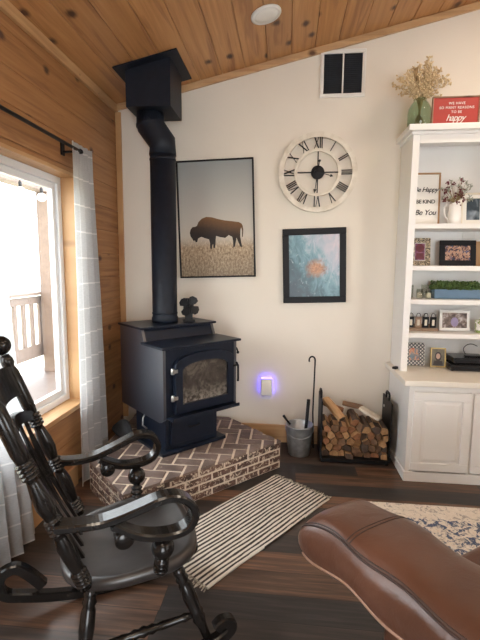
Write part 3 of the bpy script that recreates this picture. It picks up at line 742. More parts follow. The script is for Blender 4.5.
# recessed light on the ceiling
lx, ly = -.163, 2.917
rlg = thing('recessed_ceiling_light', 'round white recessed ceiling light above the clock', 'ceiling light', (lx, ly, cz(lx) - .001), rot=(0, -SL, 0))
b = MB(); b.lathe([(.098, 0), (.098, -.008), (.080, -.014), (.074, -.010)], n=40); b.build('trim_ring', M['plastic'], rlg)
b = MB(); b.lathe([(.076, -.009), (.074, -.0125), (.04, -.015), (.001, -.016)], n=40); b.build('diffuser', M['mat_white'], rlg)

# night light plugged into an outlet
ol = thing('wall_outlet', 'white wall outlet plate under the night light', 'outlet', (-.148, BW - .002, .430))
b = MB(); b.bx(-.035, .035, -.005, 0, -.057, .057, bev=.004); b.build('cover_plate', M['plastic'], ol)
b = MB(); b.bx(-.017, .017, -.008, -.004, -.042, -.012, bev=.004); b.build('receptacle', M['mat_white'], ol)
nl = thing('night_light', 'white plug-in night light glowing blue on the white wall', 'night light', (-.148, BW - .006, .492))
b = MB(); b.box((0, -.042, .0), (.100, .040, .145), bev=.020, seg=4, smooth=True); b.build('casing', M['plastic'], nl)
b = MB(); b.box((0, -.014, .012), (.092, .016, .130), bev=.004); b.build('glow_strip', M['blueglow'], nl)
b = MB(); b.bx(-.012, .012, -.026, -.003, -.066, -.05); b.build('plug', M['plastic'], nl)

# ------------------------------------------------------------------ ash bucket, poker, log rack
bk = thing('ash_bucket', 'galvanized metal ash bucket beside the firewood rack', 'bucket', (.130, 3.335, .001))
b = MB(); b.lathe([(.082, 0), (.084, .004), (.094, .07), (.0955, .072), (.0955, .078), (.096, .08), (.108, .235), (.113, .238), (.113, .246), (.108, .248), (.104, .244), (.084, .02), (.001, .018)], n=36); b.build('pail', M['galv'], bk)
b = MB(); b.tube([(.113 * math.cos(a_), -.02 - .09 * math.sin(a_) * .9, .235 - .075 * math.sin(a_)) if 0 else (.114 * math.cos(a_), -.117 * math.sin(a_), .225 - .06 * math.sin(a_)) for a_ in [PI * i / 16 for i in range(17)]], .003, 8); b.build('bail_handle', M['galv'], bk)
sc = MB(); sc.tube([(0, 0, 0), (-.035, -.01, .045), (-.055, -.015, .075)], [.008, .009, .011], 10); tag(sc.build('scoop_handle', M['iron'], loc=(.055, 3.325, .245)), 'short black scoop handle sticking out of the ash bucket', 'scoop')
sv = MB(); sv.tube([(0, 0, 0), (.018, .0, .22), (.03, 0, .42)], [.014, .013, .014], 10); tag(sv.build('hearth_brush', M['iron'], loc=(.165, 3.31, .04)), 'short thick black hearth tool standing in the ash bucket', 'hearth tool')
pk = thing('fire_poker', 'long thin black poker with a hooked top leaning by the firewood rack', 'poker', (.256, 3.47, .003))
b = MB(); b.tube([(-.004, -.02, 0), (-.015, -.01, .3), (-.008, 0, .72)], .0065, 10); b.build('shaft', M['iron'], pk)
b = MB(); hp = [(-.008, 0, .70), (-.008, 0, .735)] + [(-.008 - .024 + .024 * math.cos(a_), 0, .74 + .030 * math.sin(a_)) for a_ in [PI * i / 10 * 1.15 for i in range(11)]]; b.tube(hp, .0068, 10); b.build('hook', M['iron'], pk)

rk = thing('firewood_rack', 'low black metal firewood rack against the wall beside the white cabinet', 'firewood rack', (.55, 3.34, 0))
for s_, nm in ((-1, 'left'), (1, 'right')):
    x0 = s_ * .258
    b = MB(); b.bx(x0 - .006, x0 + .006, -.145, .145, .02, .485, bev=.003); sd = b.build('side_panel', M['iron'], rk)
    b = MB(); b.tube([(x0, -.045, .48), (x0, -.045, .525), (x0, -.03, .535), (x0, .03, .535), (x0, .045, .525), (x0, .045, .48)], .009, 8); b.build('handle', M['iron'], sd)
    if s_ > 0:
        b = MB(); b.lathe([(.011, 0), (.011, .002)], (x0 - .0061, .085, .40), (-1, 0, 0), 16); q = b.build('badge', M['mat_white'], sd); q['label'] = 'small pale round badge'
b = MB(); b.bx(-.252, .252, -.145, .145, .028, .036); b.bx(-.252, .252, -.150, -.140, .008, .036, bev=.002); b.bx(-.252, .252, .140, .150, .008, .036, bev=.002)
b.build('base_tray', M['iron'], rk)
b = MB()
for x0 in (-.24, .24):
    for y0 in (-.13, .13): b.bx(x0 - .012, x0 + .012, y0 - .012, y0 + .012, 0, .03)
b.build('feet', M['iron'], rk)
# split logs: cells packed under the heap's outline
rnd = random.Random(21)
X0, X1, Z0 = .302, .797, .0375
def heap(x):
    u = (x - X0) / (X1 - X0)
    return Z0 + .25 + .05 * math.sin(PI * min(1, max(0, (u - .38) / .5))) + (.03 if u < .3 else 0)
seeds = []; dx, dz = .062, .052
for j in range(14):
    for i in range(-2, 13):
        seeds.append((X0 + .03 + (i + .5 * (j % 2)) * dx + rnd.uniform(-.019, .019), Z0 + .022 + j * dz + rnd.uniform(-.015, .015)))
seeds = [s_ for s_ in seeds if not (s_[1] > heap(s_[0]) + .12)]
nlog = 0
def rowname(z_):
    return 'bottom layer' if z_ < .10 else 'lower middle' if z_ < .17 else 'upper middle' if z_ < .23 else 'top layer'
for s_ in seeds:
    if not (X0 < s_[0] < X1 and s_[1] > Z0 + .005 and s_[1] < heap(s_[0]) - .01): continue
    pg = [(X0, Z0), (X1, Z0), (X1, Z0 + .6), (X0, Z0 + .6)]
    for q in seeds:
        if q is s_: continue
        mxx, mz = (s_[0] + q[0]) / 2, (s_[1] + q[1]) / 2; dxx, dzz = q[0] - s_[0], q[1] - s_[1]
        pg = clip(pg, (mxx, mz), (mxx + dzz * -1, mz + dxx)) if False else clip(pg, (mxx, mz), (mxx - dzz, mz + dxx))
        if len(pg) < 3: break
    if len(pg) < 3: continue
    cx = sum(p[0] for p in pg) / len(pg); cz_ = sum(p[1] for p in pg) / len(pg)
    sh = lambda k_, jx=0: [(cx + (p[0] - cx) * k_ + jx, cz_ + (p[1] - cz_) * k_) for p in pg]
    y0 = 3.208 + rnd.uniform(-.018, .03); y1 = y0 + rnd.uniform(.25, .28); y1 = min(y1, 3.49)
    b = MB(); tilt = rnd.uniform(-.006, .006)
    jit = [rnd.uniform(.80, .98) for _ in pg]; rings = []
    for k_, y in ((.92, y0 + rnd.uniform(.0, .012)), (.98, y0 + .006), (.98, y0 + .12), (.97, y1)):
        rings.append([(cx + (p[0] - cx) * k_ * jj - cx, y - 3.34, cz_ + (p[1] - cz_) * k_ * jj - Z0) for p, jj in zip(pg, jit)])
    # slanted saw cut on the visible end
    sl, sl2 = rnd.uniform(-.25, .25), rnd.uniform(-.35, .35)
    rings[0] = [(x, y + sl * x + sl2 * (z_ - cz_ + Z0), z_) for x, y, z_ in rings[0]]; rings[1] = [(x, y + .004 + sl * x + sl2 * (z_ - cz_ + Z0), z_) for x, y, z_ in rings[1]]
    bb = b.rings(rings, smooth=False)
    bmesh.ops.recalc_face_normals(b.bm, faces=b.bm.faces)
    sides = rnd.choices((1, 2), k=20)
    for n_, f in enumerate(b.bm.faces):
        f.material_index = 0 if f.normal.y < -.6 else (sides[n_ % 7])
    em = LOGM[rnd.choices((0, 1, 2, 3), (.34, .28, .24, .14))[0]]
    o = b.build('split_log', [em, LOGM[4], LOGM[5]], loc=(cx, 3.34, Z0))
    third = 'left' if cx < .47 else 'middle' if cx < .63 else 'right'
    side = {'left': 'beside the poker', 'middle': 'midway along the rack', 'right': 'beside the white cabinet'}[third]
    lab = f'split firewood log in the {rowname(cz_)} of the rack, {side}'
    tag(o, lab, 'firewood', f'split logs in the {rowname(cz_)} {side}'); nlog += 1
# loose logs lying on the heap
def loose(label, p, rz, ry, ln, w_, h_, mats, rx=0):
    b = MB(); n_ = 7; rr = [random.uniform(.8, 1.15) for _ in range(n_)]
    ring = lambda y, k_: [(w_ / 2 * math.cos(2 * PI * i / n_) * rr[i] * k_, y, h_ / 2 * math.sin(2 * PI * i / n_) * rr[i] * k_) for i in range(n_)]
    b.rings([ring(-ln / 2, .88), ring(-ln / 2 + .006, 1), ring(0, 1.05), ring(ln / 2 - .006, 1), ring(ln / 2, .88)], smooth=False)
    bmesh.ops.recalc_face_normals(b.bm, faces=b.bm.faces)
    for f in b.bm.faces: f.material_index = 0 if abs(f.normal.y) > .7 else (1 if f.normal.z > -.2 else 2)
    o = b.build('split_log', mats, loc=p); o.rotation_euler = (rx, ry, rz); return tag(o, label, 'firewood')
loose('long split log with its pale side showing, leaning highest against the rack by the poker', (.392, 3.315, .392), R(36), 0, .23, .07, .05, [LOGM[3], LOGM[5], LOGM[4]], R(28))
loose('reddish split log lying crossways at the top of the heap behind the leaning log', (.402, 3.435, .368), R(62), 0, .17, .05, .045, [LOGM[1], LOGM[1], LOGM[4]], R(10))
loose('brown bark-covered log lying on the heap beside the pale birch piece', (.555, 3.425, .392), R(75), 0, .16, .07, .05, [LOGM[0], LOGM[2], LOGM[4]], R(6))
loose('pale birch bark piece lying on top of the firewood heap', (.672, 3.30, .372), R(65), R(8), .17, .15, .034, [LOGM[6], LOGM[6], LOGM[4]], R(22))

# ------------------------------------------------------------------ built-in cabinet and bookcase
CX0, CY = .862, 2.98; CX1 = 2.12
cab = thing('base_cabinet', 'white built-in base cabinet with raised panel doors beside the firewood', 'cabinet', (CX0, CY, 0))
Wc = CX1 - CX0
b = MB(); b.bx(0, Wc, .018, BW - CY - .002, 0, .69); b.build('body', M['white'], cab)
b = MB(); b.bx(0, .035, 0, .02, .07, .69); 
for x in (.412, .842): b.bx(x, x + .02, 0, .02, .07, .69)
b.bx(.0352, .4118, 0, .02, .655, .69); b.bx(.4322, .8418, 0, .02, .655, .69); b.bx(.8622, Wc, 0, .02, .655, .69); b.build('face_frame', M['white'], cab)
b = MB(); b.bx(-.012, Wc, -.012, .02, 0, .07, bev=.005); b.bx(-.012, .0, .02, BW - CY - .02, 0, .07, bev=.004); b.build('plinth', M['white'], cab)
for x0, x1 in ((.030, .414), (.428, .842), (.856, 1.24)):
    b = MB(); z0_, z1_ = .085, .652; w_ = .058
    for q in ((x0, x1, z1_ - w_, z1_), (x0, x1, z0_, z0_ + w_), (x0, x0 + w_, z0_ + w_, z1_ - w_), (x1 - w_, x1, z0_ + w_, z1_ - w_)): b.bx(q[0], q[1], -.018, .0, q[2], q[3], bev=.004, seg=2)
    d_ = b.build('door', M['white'], cab)
    b = MB(); xa_, xb2, za_, zb_ = x0 + w_ - .002, x1 - w_ + .002, z0_ + w_ - .002, z1_ - w_ + .002; i_ = .03
    b.rings([[(xa_, -.002, za_), (xb2, -.002, za_), (xb2, -.002, zb_), (xa_, -.002, zb_)], [(xa_, -.006, za_), (xb2, -.006, za_), (xb2, -.006, zb_), (xa_, -.006, zb_)], [(xa_ + i_, -.016, za_ + i_), (xb2 - i_, -.016, za_ + i_), (xb2 - i_, -.016, zb_ - i_), (xa_ + i_, -.016, zb_ - i_)]], smooth=False)
    b.build('raised_panel', M['white'], d_)
ct = MB(); ct.bx(.822, CX1, 2.955, BW - .002, .6925, .732, bev=.007, seg=3); tag(ct.build('countertop', M['cream']), 'cream countertop on the white base cabinet', 'countertop')
CT = .7325
SY = 3.25; SXL = .862
bc = thing('bookcase', 'white built-in open bookcase standing on the cream countertop', 'bookcase', (SXL, SY, CT))
Wb = CX1 - SXL; Hb = 2.44 - CT; Db = BW - SY - .002
b = MB(); b.bx(0, .03, .0, Db, 0, Hb); b.build('side_panel', M['white'], bc)
b = MB(); b.bx(Wb - .03, Wb, 0, Db, 0, Hb); b.build('side_panel', M['white'], bc)
b = MB(); b.bx(.03, Wb - .03, Db - .012, Db, 0, Hb); b.build('back_panel', M['white'], bc)
b = MB(); b.bx(-.001, .046, -.018, .0, 0, Hb, bev=.002); b.bx(Wb - .046, Wb, -.018, 0, 0, Hb); b.bx(.046, Wb - .046, -.018, 0, Hb - .075, Hb, bev=.002); b.bx(.73, .77, -.018, 0, 0, Hb - .075); b.build('face_frame', M['white'], bc)
b = MB(); b.bx(-.014, Wb, -.034, Db, Hb - .02, Hb, bev=.004); b.bx(-.042, Wb, -.062, Db, Hb, Hb + .042, bev=.006); b.build('cornice', M['white'], bc)
b = MB(); b.bx(.732, .768, 0, Db - .012, 0, Hb - .06); b.build('divider', M['white'], bc)
SHZ = [1.018, 1.268, 1.515, 1.815]
for z_ in SHZ:
    b = MB(); b.bx(.03, .732, .002, Db - .012, z_ - .036 - CT, z_ - CT, bev=.003); b.bx(.768, Wb - .03, .002, Db - .012, z_ - .036 - CT, z_ - CT); b.build('shelf', M['white'], bc)
b = MB(); b.bx(.49, .58, Db - .018, Db - .012, 1.745 - CT - .02, 1.795 - CT - .006, bev=.003); b.build('outlet_plate', M['plastic'], bc)
TOP = CT + Hb + .0425

# things standing on the bookcase
def stand_frame(name, label, x0, x1, zbase, h_, fw, fmat, img, mat_w=0, y=3.40, lean=8, rz=0, depth=.016):
    w_ = x1 - x0; ln = R(lean)
    zc = zbase + .002 + math.cos(ln) * h_ / 2 + .5 * depth * math.sin(ln) * 0
    t, p = picture(name, label, (x0 + x1) / 2, zc, w_, h_, 0, fw, depth, fmat, img, mat_w, y, 'picture frame')
    t.rotation_euler = (-ln, 0, rz); return t
vs = thing('glass_vase', 'green glass bottle vase on top of the bookcase', 'vase', (.912, 3.30, TOP + .001))
b = MB(); b.lathe([(.076, 0), (.080, .006), (.080, .100), (.076, .128), (.058, .163), (.043, .180), (.041, .19), (.044, .193), (.039, .190), (.040, .180), (.055, .161), (.073, .126), (.077, .098), (.077, .012), (.001, .010)], n=36); b.build('bottle', M['greenglass'], vs)
fl = thing('dried_grass_bouquet', 'bouquet of beige dried grasses in the green glass vase', 'dried flowers', (.912, 3.30, TOP + .014))
rnd = random.Random(5); b = MB(); b2 = MB()
for i in range(60):
    az = rnd.uniform(0, 2 * PI); ti = rnd.uniform(.05, 1.0) ** .7; rad = .215 * ti; H = .46 - .20 * ti ** 1.6 + rnd.uniform(-.05, .02)
    end = Vector((rad * math.cos(az), .62 * rad * math.sin(az), H))
    foot = Vector((-.04 * math.cos(az), -.04 * math.sin(az), 0.0)) * rnd.uniform(.3, 1)
    neck = Vector((.020 * math.cos(az), .020 * math.sin(az), .17))
    pts = catmull([foot, neck, neck.lerp(end, .5) + Vector((0, 0, .025)), end], 4); b.tube(pts, .0013, 5)
    for k in range(20):
        q = .42 + .58 * k / 19; i0 = min(int(q * (len(pts) - 1)), len(pts) - 2); P = pts[i0].lerp(pts[i0 + 1], q * (len(pts) - 1) - i0)
        d_ = Vector((rnd.gauss(0, 1), rnd.gauss(0, 1), rnd.gauss(.3, 1))).normalized()
        b2.ico(P + d_ * rnd.uniform(.004, .017), rnd.uniform(.0045, .008), 0, sc=(1, 1, 1.7), rot=d_.to_track_quat('Z', 'Y').to_matrix(), smooth=False)
b.build('stems', M['stem'], fl); b2.build('seed_heads', M['grass_dry'], fl)
t, p = picture('red_sign', 'red framed sign with white lettering on top of the bookcase', 1.165, TOP + .001 + .109, .325, .217, 0, .010, .022, M['rustic'], M['red'], 0, 3.34, 'sign')
for s_, zz, sz in (('WE HAVE', .060, .024), ('SO MANY REASONS', .031, .024), ('TO BE', .002, .024)): text('lettering', s_, sz, t, (.005, -.0165, zz), M['whiteink'], spacing=1.12)
text('lettering', 'happy', .062, t, (.0, -.0165, -.038), M['whiteink'], shear=.35, spacing=.86)

t = stand_frame('word_sign', 'pale sign with black script and a light wood frame on the top shelf', .842 + .065, 1.147, SHZ[3], .398, .013, M['oak'], M['mat_white'], 0, 3.485, 4)
for s_, zz, sz, sh_ in (('Be Happy', .072, .048, .3), ('BE KIND', -.018, .040, 0), ('Be You', -.100, .056, .3)): text('lettering', s_, sz, t, (.014, -.0115, zz), M['ink'], shear=sh_, off=.0006, spacing=.92)
pt = thing('white_pitcher', 'white ceramic pitcher on the top shelf', 'pitcher', (1.232, 3.40, SHZ[3] + .001))
b = MB(); b.lathe([(.044, 0), (.047, .004), (.046, .08), (.040, .13), (.038, .15), (.042, .172), (.038, .170), (.034, .15), (.036, .13), (.041, .08), (.041, .012), (.001, .010)], n=28)
for vtx in b.bm.verts:
    if vtx.co.z > .14: k = (vtx.co.z - .14) / .032; vtx.co.x *= 1 + .25 * k; vtx.co.z += .022 * k * (vtx.co.x / .045)
b.build('jug', M['white'], pt)
b = MB(); b.tube(catmull([(-.038, 0, .148), (-.062, 0, .150), (-.076, 0, .115), (-.068, 0, .07), (-.044, 0, .040)], 5), .0052, 8); b.build('handle', M['white'], pt)
bq = thing('berry_bouquet', 'bunch of sage leaves and dark red berries in the white pitcher', 'flowers', (1.232, 3.40, SHZ[3] + .10))
b = MB(); b2 = MB(); b3 = MB(); rnd = random.Random(12)
for i in range(46):
    az = rnd.uniform(0, 2 * PI); rad = rnd.uniform(.02, .118); H = rnd.uniform(.11, .255) - rad * .45
    e_ = Vector((rad * math.cos(az), .6 * rad * math.sin(az), H)); b.tube(catmull([(0, 0, .0), (e_.x * .2, e_.y * .2, .07), e_], 4), .0012, 5)
    if i % 2 == 0:
        b2 = MB()
        for k in range(5): b2.ico(e_ + Vector((rnd.uniform(-.016, .016), rnd.uniform(-.01, .01), rnd.uniform(-.025, .012))), rnd.uniform(.005, .0085), 1)
        b2.build('berry_cluster', M['deepred'], bq)
    else:
        for k in range(6):
            d_ = Vector((rnd.gauss(0, 1), rnd.gauss(0, .7), rnd.gauss(.2, 1))).normalized()
            b3.ico(e_ + d_ * .012, .013, 1, sc=(.45, .12, 1), rot=d_.to_track_quat('Z', 'Y').to_matrix())
b.build('stems', M['stem'], bq); b3.build('leaves', M['sage'], bq)
stand_frame('photo_frame', 'cream photo frame with a dark landscape photo beside the pitcher', 1.295, 1.475, SHZ[3], .245, .014, M['ivory'], M['ph_dark'], .03, 3.47, 6)

t = stand_frame('photo_frame', 'leopard print photo frame holding a purple photo', .936, 1.088, SHZ[2], .208, .036, M['leopard'], M['ph_purple'], .008, 3.45, 7)
b = MB(); b.prism([(.030 * math.cos(a_), .028 + .032 * math.sin(a_)) for a_ in [2 * PI * i / 16 for i in range(16)]], -.0125, -.0110); b.prism([(-.03, -.055), (.03, -.055), (.026, -.01), (-.026, -.01)], -.0125, -.0110); b.build('photo_subject', M['deepred'], t)
t = stand_frame('photo_frame', 'wide black photo frame with a colourful group photo', 1.150, 1.412, SHZ[2], .190, .040, M['black'], M['ph_group'], 0, 3.43, 7)
rnd = random.Random(3)
for i in range(7):
    b = MB(); x = -.075 + i * .025; z_ = rnd.uniform(-.008, .018); b.prism([(x + .0105 * math.cos(a_), z_ + .014 * math.sin(a_)) for a_ in [2 * PI * k / 12 for k in range(12)]], -.0125, -.0110); b.build('printed_face', M['skin'], t)
wb = MB(); wb.bx(-.04, .04, -.012, .012, 0, .185, bev=.004); tag(wb.build('wooden_plaque', M['oak'], loc=(1.458, 3.46, SHZ[2] + .001)), 'honey brown wooden plaque at the frame edge beside the black photo frame', 'plaque')

for i, (x, y, h_) in enumerate(((.958, 3.44, .10), (1.008, 3.37, .072), (1.058, 3.43, .10), (1.062, 3.34, .06))):
    t = thing('candle_glass', ('tall clear glass cup nearest the bookcase side', 'short glass cup holding a cream candle in the middle of its group', 'tall clear glass cup beside the blue planter', 'shortest glass cup with a candle, in front of the tall ones')[i], 'glass cup', (x, y, SHZ[1] + .001), 0, 'glass candle cups beside the planter')
    b = MB(); b.lathe([(.020, 0), (.023, .003), (.023, h_), (.021, h_), (.0205, .006), (.001, .005)], n=22); b.build('cup', M['clearglass'], t)
    if i in (1, 3):
        b = MB(); b.lathe([(.0195, .0065), (.0195, .042), (.004, .044), (.001, .050)], n=18); b.build('candle', M['ivory'], t)
pl = thing('boxwood_planter', 'blue wooden planter box full of green boxwood foliage', 'planter', (1.285, 3.41, SHZ[1] + .001))
b = MB(); b.bx(-.172, .172, -.05, .05, 0, .072, bev=.004); b.build('box', M['blue_box'], pl)
b = MB(); rnd = random.Random(8)
for i in range(900):
    x, y, z_ = rnd.uniform(-.19, .185), rnd.uniform(-.06, .06), .072 + rnd.random() ** 1.3 * .055
    if abs(x) > .17 and z_ > .105: continue
    d_ = Vector((rnd.gauss(0, 1), rnd.gauss(-.3, .8), rnd.gauss(.6, .7))).normalized()
    b.ico((x, y, z_), rnd.uniform(.008, .015), 0, sc=(.75, .2, 1), rot=d_.to_track_quat('Y', 'Z').to_matrix(), smooth=False)
b.build('foliage', M['leaf'], pl)

wr = thing('wire_jar_rack', 'rustic wooden tray of small dark tags with wire loops', 'rack', (1.048, 3.40, SHZ[0] + .001))
b = MB(); b.bx(-.112, .112, -.035, .035, 0, .022, bev=.003); b.bx(-.108, .108, .018, .028, .022, .05); b.build('tray', M['rustic'], wr)
for i in range(4):
    x = -.084 + i * .055
    b = MB(); b.bx(x - .0225, x + .0225, -.006, .006, .023, .106, bev=.002); p = b.build('tag', (M['iron'], M['rustic'])[i % 2] if i < 3 else M['iron'], wr)
    b = MB(); b.tube([(x - .014, 0, .104)] + [(x - .014 * math.cos(PI * k / 8), 0, .116 + .018 * math.sin(PI * k / 8)) for k in range(9)] + [(x + .014, 0, .104)], .0022, 6); b.build('wire_loop', M['iron'], p)
    b = MB(); b.bx(x - .009, x + .009, -.0085, -.0062, .04, .085); b.build('tag_face', M['ivory'], p)
t = stand_frame('photo_frame', 'white photo frame with an outdoor photo on the shelf above the electronics', 1.180, 1.405, SHZ[0], .158, .022, M['white'], M['ph_outdoor'], 0, 3.43, 7)
b = MB(); b.prism([(.0 + .028 * math.cos(a_), -.012 + .036 * math.sin(a_)) for a_ in [2 * PI * k / 14 for k in range(14)]], -.0125, -.0110); b.build('printed_figure', M['purple'], t)
cpb = MB(); cpb.lathe([(.036, 0), (.039, .004), (.039, .095), (.036, .095), (.035, .008), (.001, .006)], n=28); tag(cpb.build('patterned_mug', pattern('speckled_mug', (.25, .32, .10), (.74, .70, .66), 40, 'leopard'), loc=(1.463, 3.37, SHZ[0] + .001)), 'pale patterned cup at the frame edge beside the white photo frame', 'cup')

t = stand_frame('photo_frame', 'black and white lattice photo frame with a bright child photo on the countertop', .935, 1.093, CT, .178, .042, M['lattice'], M['ph_child'], 0, 3.45, 8)
t = stand_frame('photo_frame', 'small gold photo frame with a portrait on the countertop', 1.128, 1.240, CT, .150, .010, M['gold'], M['ph_portrait'], 0, 3.41, 8, R(-6))
b = MB(); b.prism([(.024 * math.cos(a_), .008 + .036 * math.sin(a_)) for a_ in [2 * PI * k / 14 for k in range(14)]], -.0116, -.0100); b.build('printed_hair', M['hair'], t)
b = MB(); b.prism([(.015 * math.cos(a_), .010 + .022 * math.sin(a_)) for a_ in [2 * PI * k / 14 for k in range(14)]], -.0122, -.0112); b.build('printed_face', M['skin'], t)
b = MB(); b.prism([(-.036, -.062), (.036, -.062), (.030, -.025), (-.030, -.025)], -.0116, -.0100); b.build('printed_shirt', M['hair'], t)
for (x0, x1, y0, z0_, h_, lab) in ((1.235, 1.52, 3.275, CT + .001, .050, 'lower and wider black media box on the countertop'), (1.262, 1.52, 3.30, CT + .052, .046, 'black media box stacked on the wider one')):
    t = thing('media_box', lab, 'electronics', (0, 0, z0_)); b = MB(); b.bx(x0, x1, y0, y0 + .20, 0.004, h_, bev=.005); b.build('case', M['glossblack'], t)
    b = MB(); b.bx(x0 + .012, x1 - .012, y0 - .0015, y0 + .002, .012, h_ - .016); b.build('front_panel', M['black'], t)
    b = MB(); [b.lathe([(.008, 0), (.008, .005)], (xx, yy, 0), n=10) for xx in (x0 + .02, x1 - .02) for yy in (y0 + .02, y0 + .18)]; b.build('feet', M['iron'], t)
cbx = MB(); cbx.tube(catmull([(1.40, 3.44, CT + .103), (1.385, 3.45, CT + .14), (1.41, 3.455, CT + .172), (1.45, 3.46, CT + .18), (1.50, 3.48, CT + .16)], 5), .0028, 8); tag(cbx.build('power_cable', M['iron']), 'thin black cable looping above the black media boxes', 'cable')
rmb = MB(); rmb.bx(1.36, 1.50, 3.335, 3.372, CT + .0995, CT + .113, bev=.004); tag(rmb.build('remote_control', M['glossblack']), 'black remote control lying on the upper media box', 'remote control')
ls = MB(); ls.box((0, 0, .009), (.045, .03, .018), Euler((0, 0, R(40))).to_matrix(), bev=.005); tag(ls.build('pocket_lighter', M['iron'], loc=(.842, 3.30, CT)), 'small dark gadget on the countertop corner outside the bookcase', 'gadget')

# ------------------------------------------------------------------ rugs
ra = math.atan2(2.653 - 1.795, .312 + .333)
rg = thing('striped_rug', 'black and cream striped woven rug in front of the brick hearth', 'rug', (-.333, 1.795, .001), ra)
RL, RWd = 1.073, .462
b = MB(); bm = b.bm; nx, ny = 90, 40; V = []
for i in range(nx + 1):
    row = []
    for j in range(ny + 1):
        u, v = i / nx * RL, j / ny * RWd
        z_ = .009 + .0022 * math.sin(u * 9 + v * 5) + .0018 * math.sin(v * 70 + u * 4) + .006 * math.exp(-((u - .66) ** 2 / .004 + (v - .16) ** 2 / .0016))
        row.append(bm.verts.new((u, v + .004 * math.sin(u * 8), z_)))
    V.append(row)
for i in range(nx):
    for j in range(ny): bm.faces.new((V[i][j], V[i + 1][j], V[i + 1][j + 1], V[i][j + 1])).smooth = True
geo = bmesh.ops.extrude_face_region(bm, geom=list(bm.faces))
for e in geo['geom']:
    if isinstance(e, bmesh.types.BMVert): e.co.z = 0.0
b.build('woven_field', M['stripe'], rg)
rnd = random.Random(4)
for x0, sgn in ((0, -1), (RL, 1)):
    b = MB()
    for i in range(34):
        y = .008 + i * (RWd - .016) / 33; ln = rnd.uniform(.022, .040); dy = rnd.uniform(-.01, .01)
        b.tube([(x0, y, .009), (x0 + sgn * ln * .5, y + dy * .5, .007), (x0 + sgn * ln, y + dy, .0045)], [.0045, .0038, .0022], 6, mat=0)
    b.build('fringe', M['fringe'], rg)
ar = MB(); ar.bx(.50, 3.2, .2, 2.65, 0.001, .011, bev=.003); tag(ar.build('area_rug', M['arearug']), 'distressed cream and blue area rug in front of the white cabinet', 'rug')

# ------------------------------------------------------------------ rocking chair
th = R(29)
rc = thing('rocking_chair', 'worn black wooden rocking chair with scrolled arms by the window', 'rocking chair', (-.765, 1.46, 0), th)
F = lambda a, b_, z_: Vector((a, b_, z_))
# seat: dished shield
b = MB(); bm = b.bm; rings = []
def seat_pt(k, ang, z_):
    c_, s_ = math.cos(ang), math.sin(ang)
    a = .175 + .255 * math.copysign(abs(c_) ** .75, c_) * k; w_ = (.255 + .03 * c_) * math.copysign(abs(s_) ** .62, s_) * k
    return F(a, w_, z_ + .075 * (a - .17))
NS = 56
def zt_(k, ang):
    c_ = math.cos(ang); return .432 - .034 * (1 - k ** 2) * 1.0 + (.006 * k * k if c_ > 0 else .002)
for k, dz in ((.02, 0), (.3, 0), (.55, 0), (.75, 0), (.88, .004), (.95, .004)): rings.append([seat_pt(k, 2 * PI * i / NS, zt_(k, 2 * PI * i / NS) + dz) for i in range(NS)])
for k, z_ in ((.99, .428), (1.0, .416), (.995, .400), (.96, .388), (.90, .385), (.4, .385), (.02, .385)): rings.append([seat_pt(k, 2 * PI * i / NS, z_) for i in range(NS)])
b.rings(rings); b.build('seat', M['chairseat'], rc)
slope = -.352
def post_a(z_): return .0 + slope * (z_ - .425)
for s_ in (-1, 1):
    bb_ = .235 * s_; A_ = F(post_a(.42), bb_, .42); B_ = F(post_a(1.145), bb_ * 1.02, 1.145)
    rg4 = lambda t0: [q for k_ in range(4) for q in ((t0 + k_ * .019, .0185), (t0 + .005 + k_ * .019, .0275), (t0 + .012 + k_ * .019, .0275), (t0 + .017 + k_ * .019, .0185))]
    pr = [(0, .020)] + rg4(.02) + [(.10, .019), (.15, .025), (.23, .0285), (.28, .022)] + rg4(.30) + [(.38, .020), (.44, .029), (.50, .027), (.56, .020)] + rg4(.58) + [(.66, .021), (.70, .025), (.80, .025), (.90, .025), (.93, .017), (.95, .024), (.97, .024), (1.0, .017)]
    b = MB(); b.turned(A_, B_, pr, 20); p = b.build('back_post', M['chair'], rc)
    b = MB(); b.sphere(F(post_a(1.178), bb_ * 1.02, 1.184), .040, 20); b.build('finial', M['chair'], p)
# crest rail and lower bowed rail
def bow(b, zlo, zhi, bowd, arch_=0.0, w_=.222, t_=.018, n=14):
    rings = []
    for i in range(n + 1):
        u = -1 + 2 * i / n; y = u * w_; back = -bowd * (1 - u * u); up = arch_ * (1 - u * u)
        r = []
        for z_, o in ((zlo, 0), (zhi, 0), (zhi, 1), (zlo, 1)):
            zz = z_ + up; r.append(F(post_a(zz) + back - (o - .5) * t_, y, zz))
        rings.append(r)
    b.rings(rings, smooth=False)
b = MB(); bow(b, .985, 1.10, .035, .02); b.build('crest_rail', M['chair'], rc)
b = MB(); bow(b, .868, .91, .03, .05, .222, .022); b.build('lower_rail', M['chair'], rc)
for i in range(5):
    y = -.15 + i * .075; b = MB(); prw = [(.425, .010), (.50, .010), (.60, .016), (.70, .030), (.76, .033), (.80, .026), (.84, .014), (.91, .011)]; rings = []
    u = y / .222; pr_ = cat2(prw, 4)
    for z_, hw_ in pr_:
        back = -.03 * (1 - u * u) * (z_ - .425) / .45 - .012 * math.sin(PI * (z_ - .425) / .49); a = post_a(z_) + back
        rings.append([F(a - .006, y - hw_, z_), F(a + .006, y - hw_, z_), F(a + .006, y + hw_, z_), F(a - .006, y + hw_, z_)])
    b.rings(rings, smooth=False); b.build('arrow_spindle', M['chair'], rc)
armp = cat2([(-.088, .672), (-.02, .662), (.05, .660), (.11, .672), (.18, .694), (.25, .717), (.305, .716), (.345, .690), (.360, .648), (.340, .604), (.295, .586), (.235, .585), (.175, .598), (.125, .624), (.09, .648)], 5)
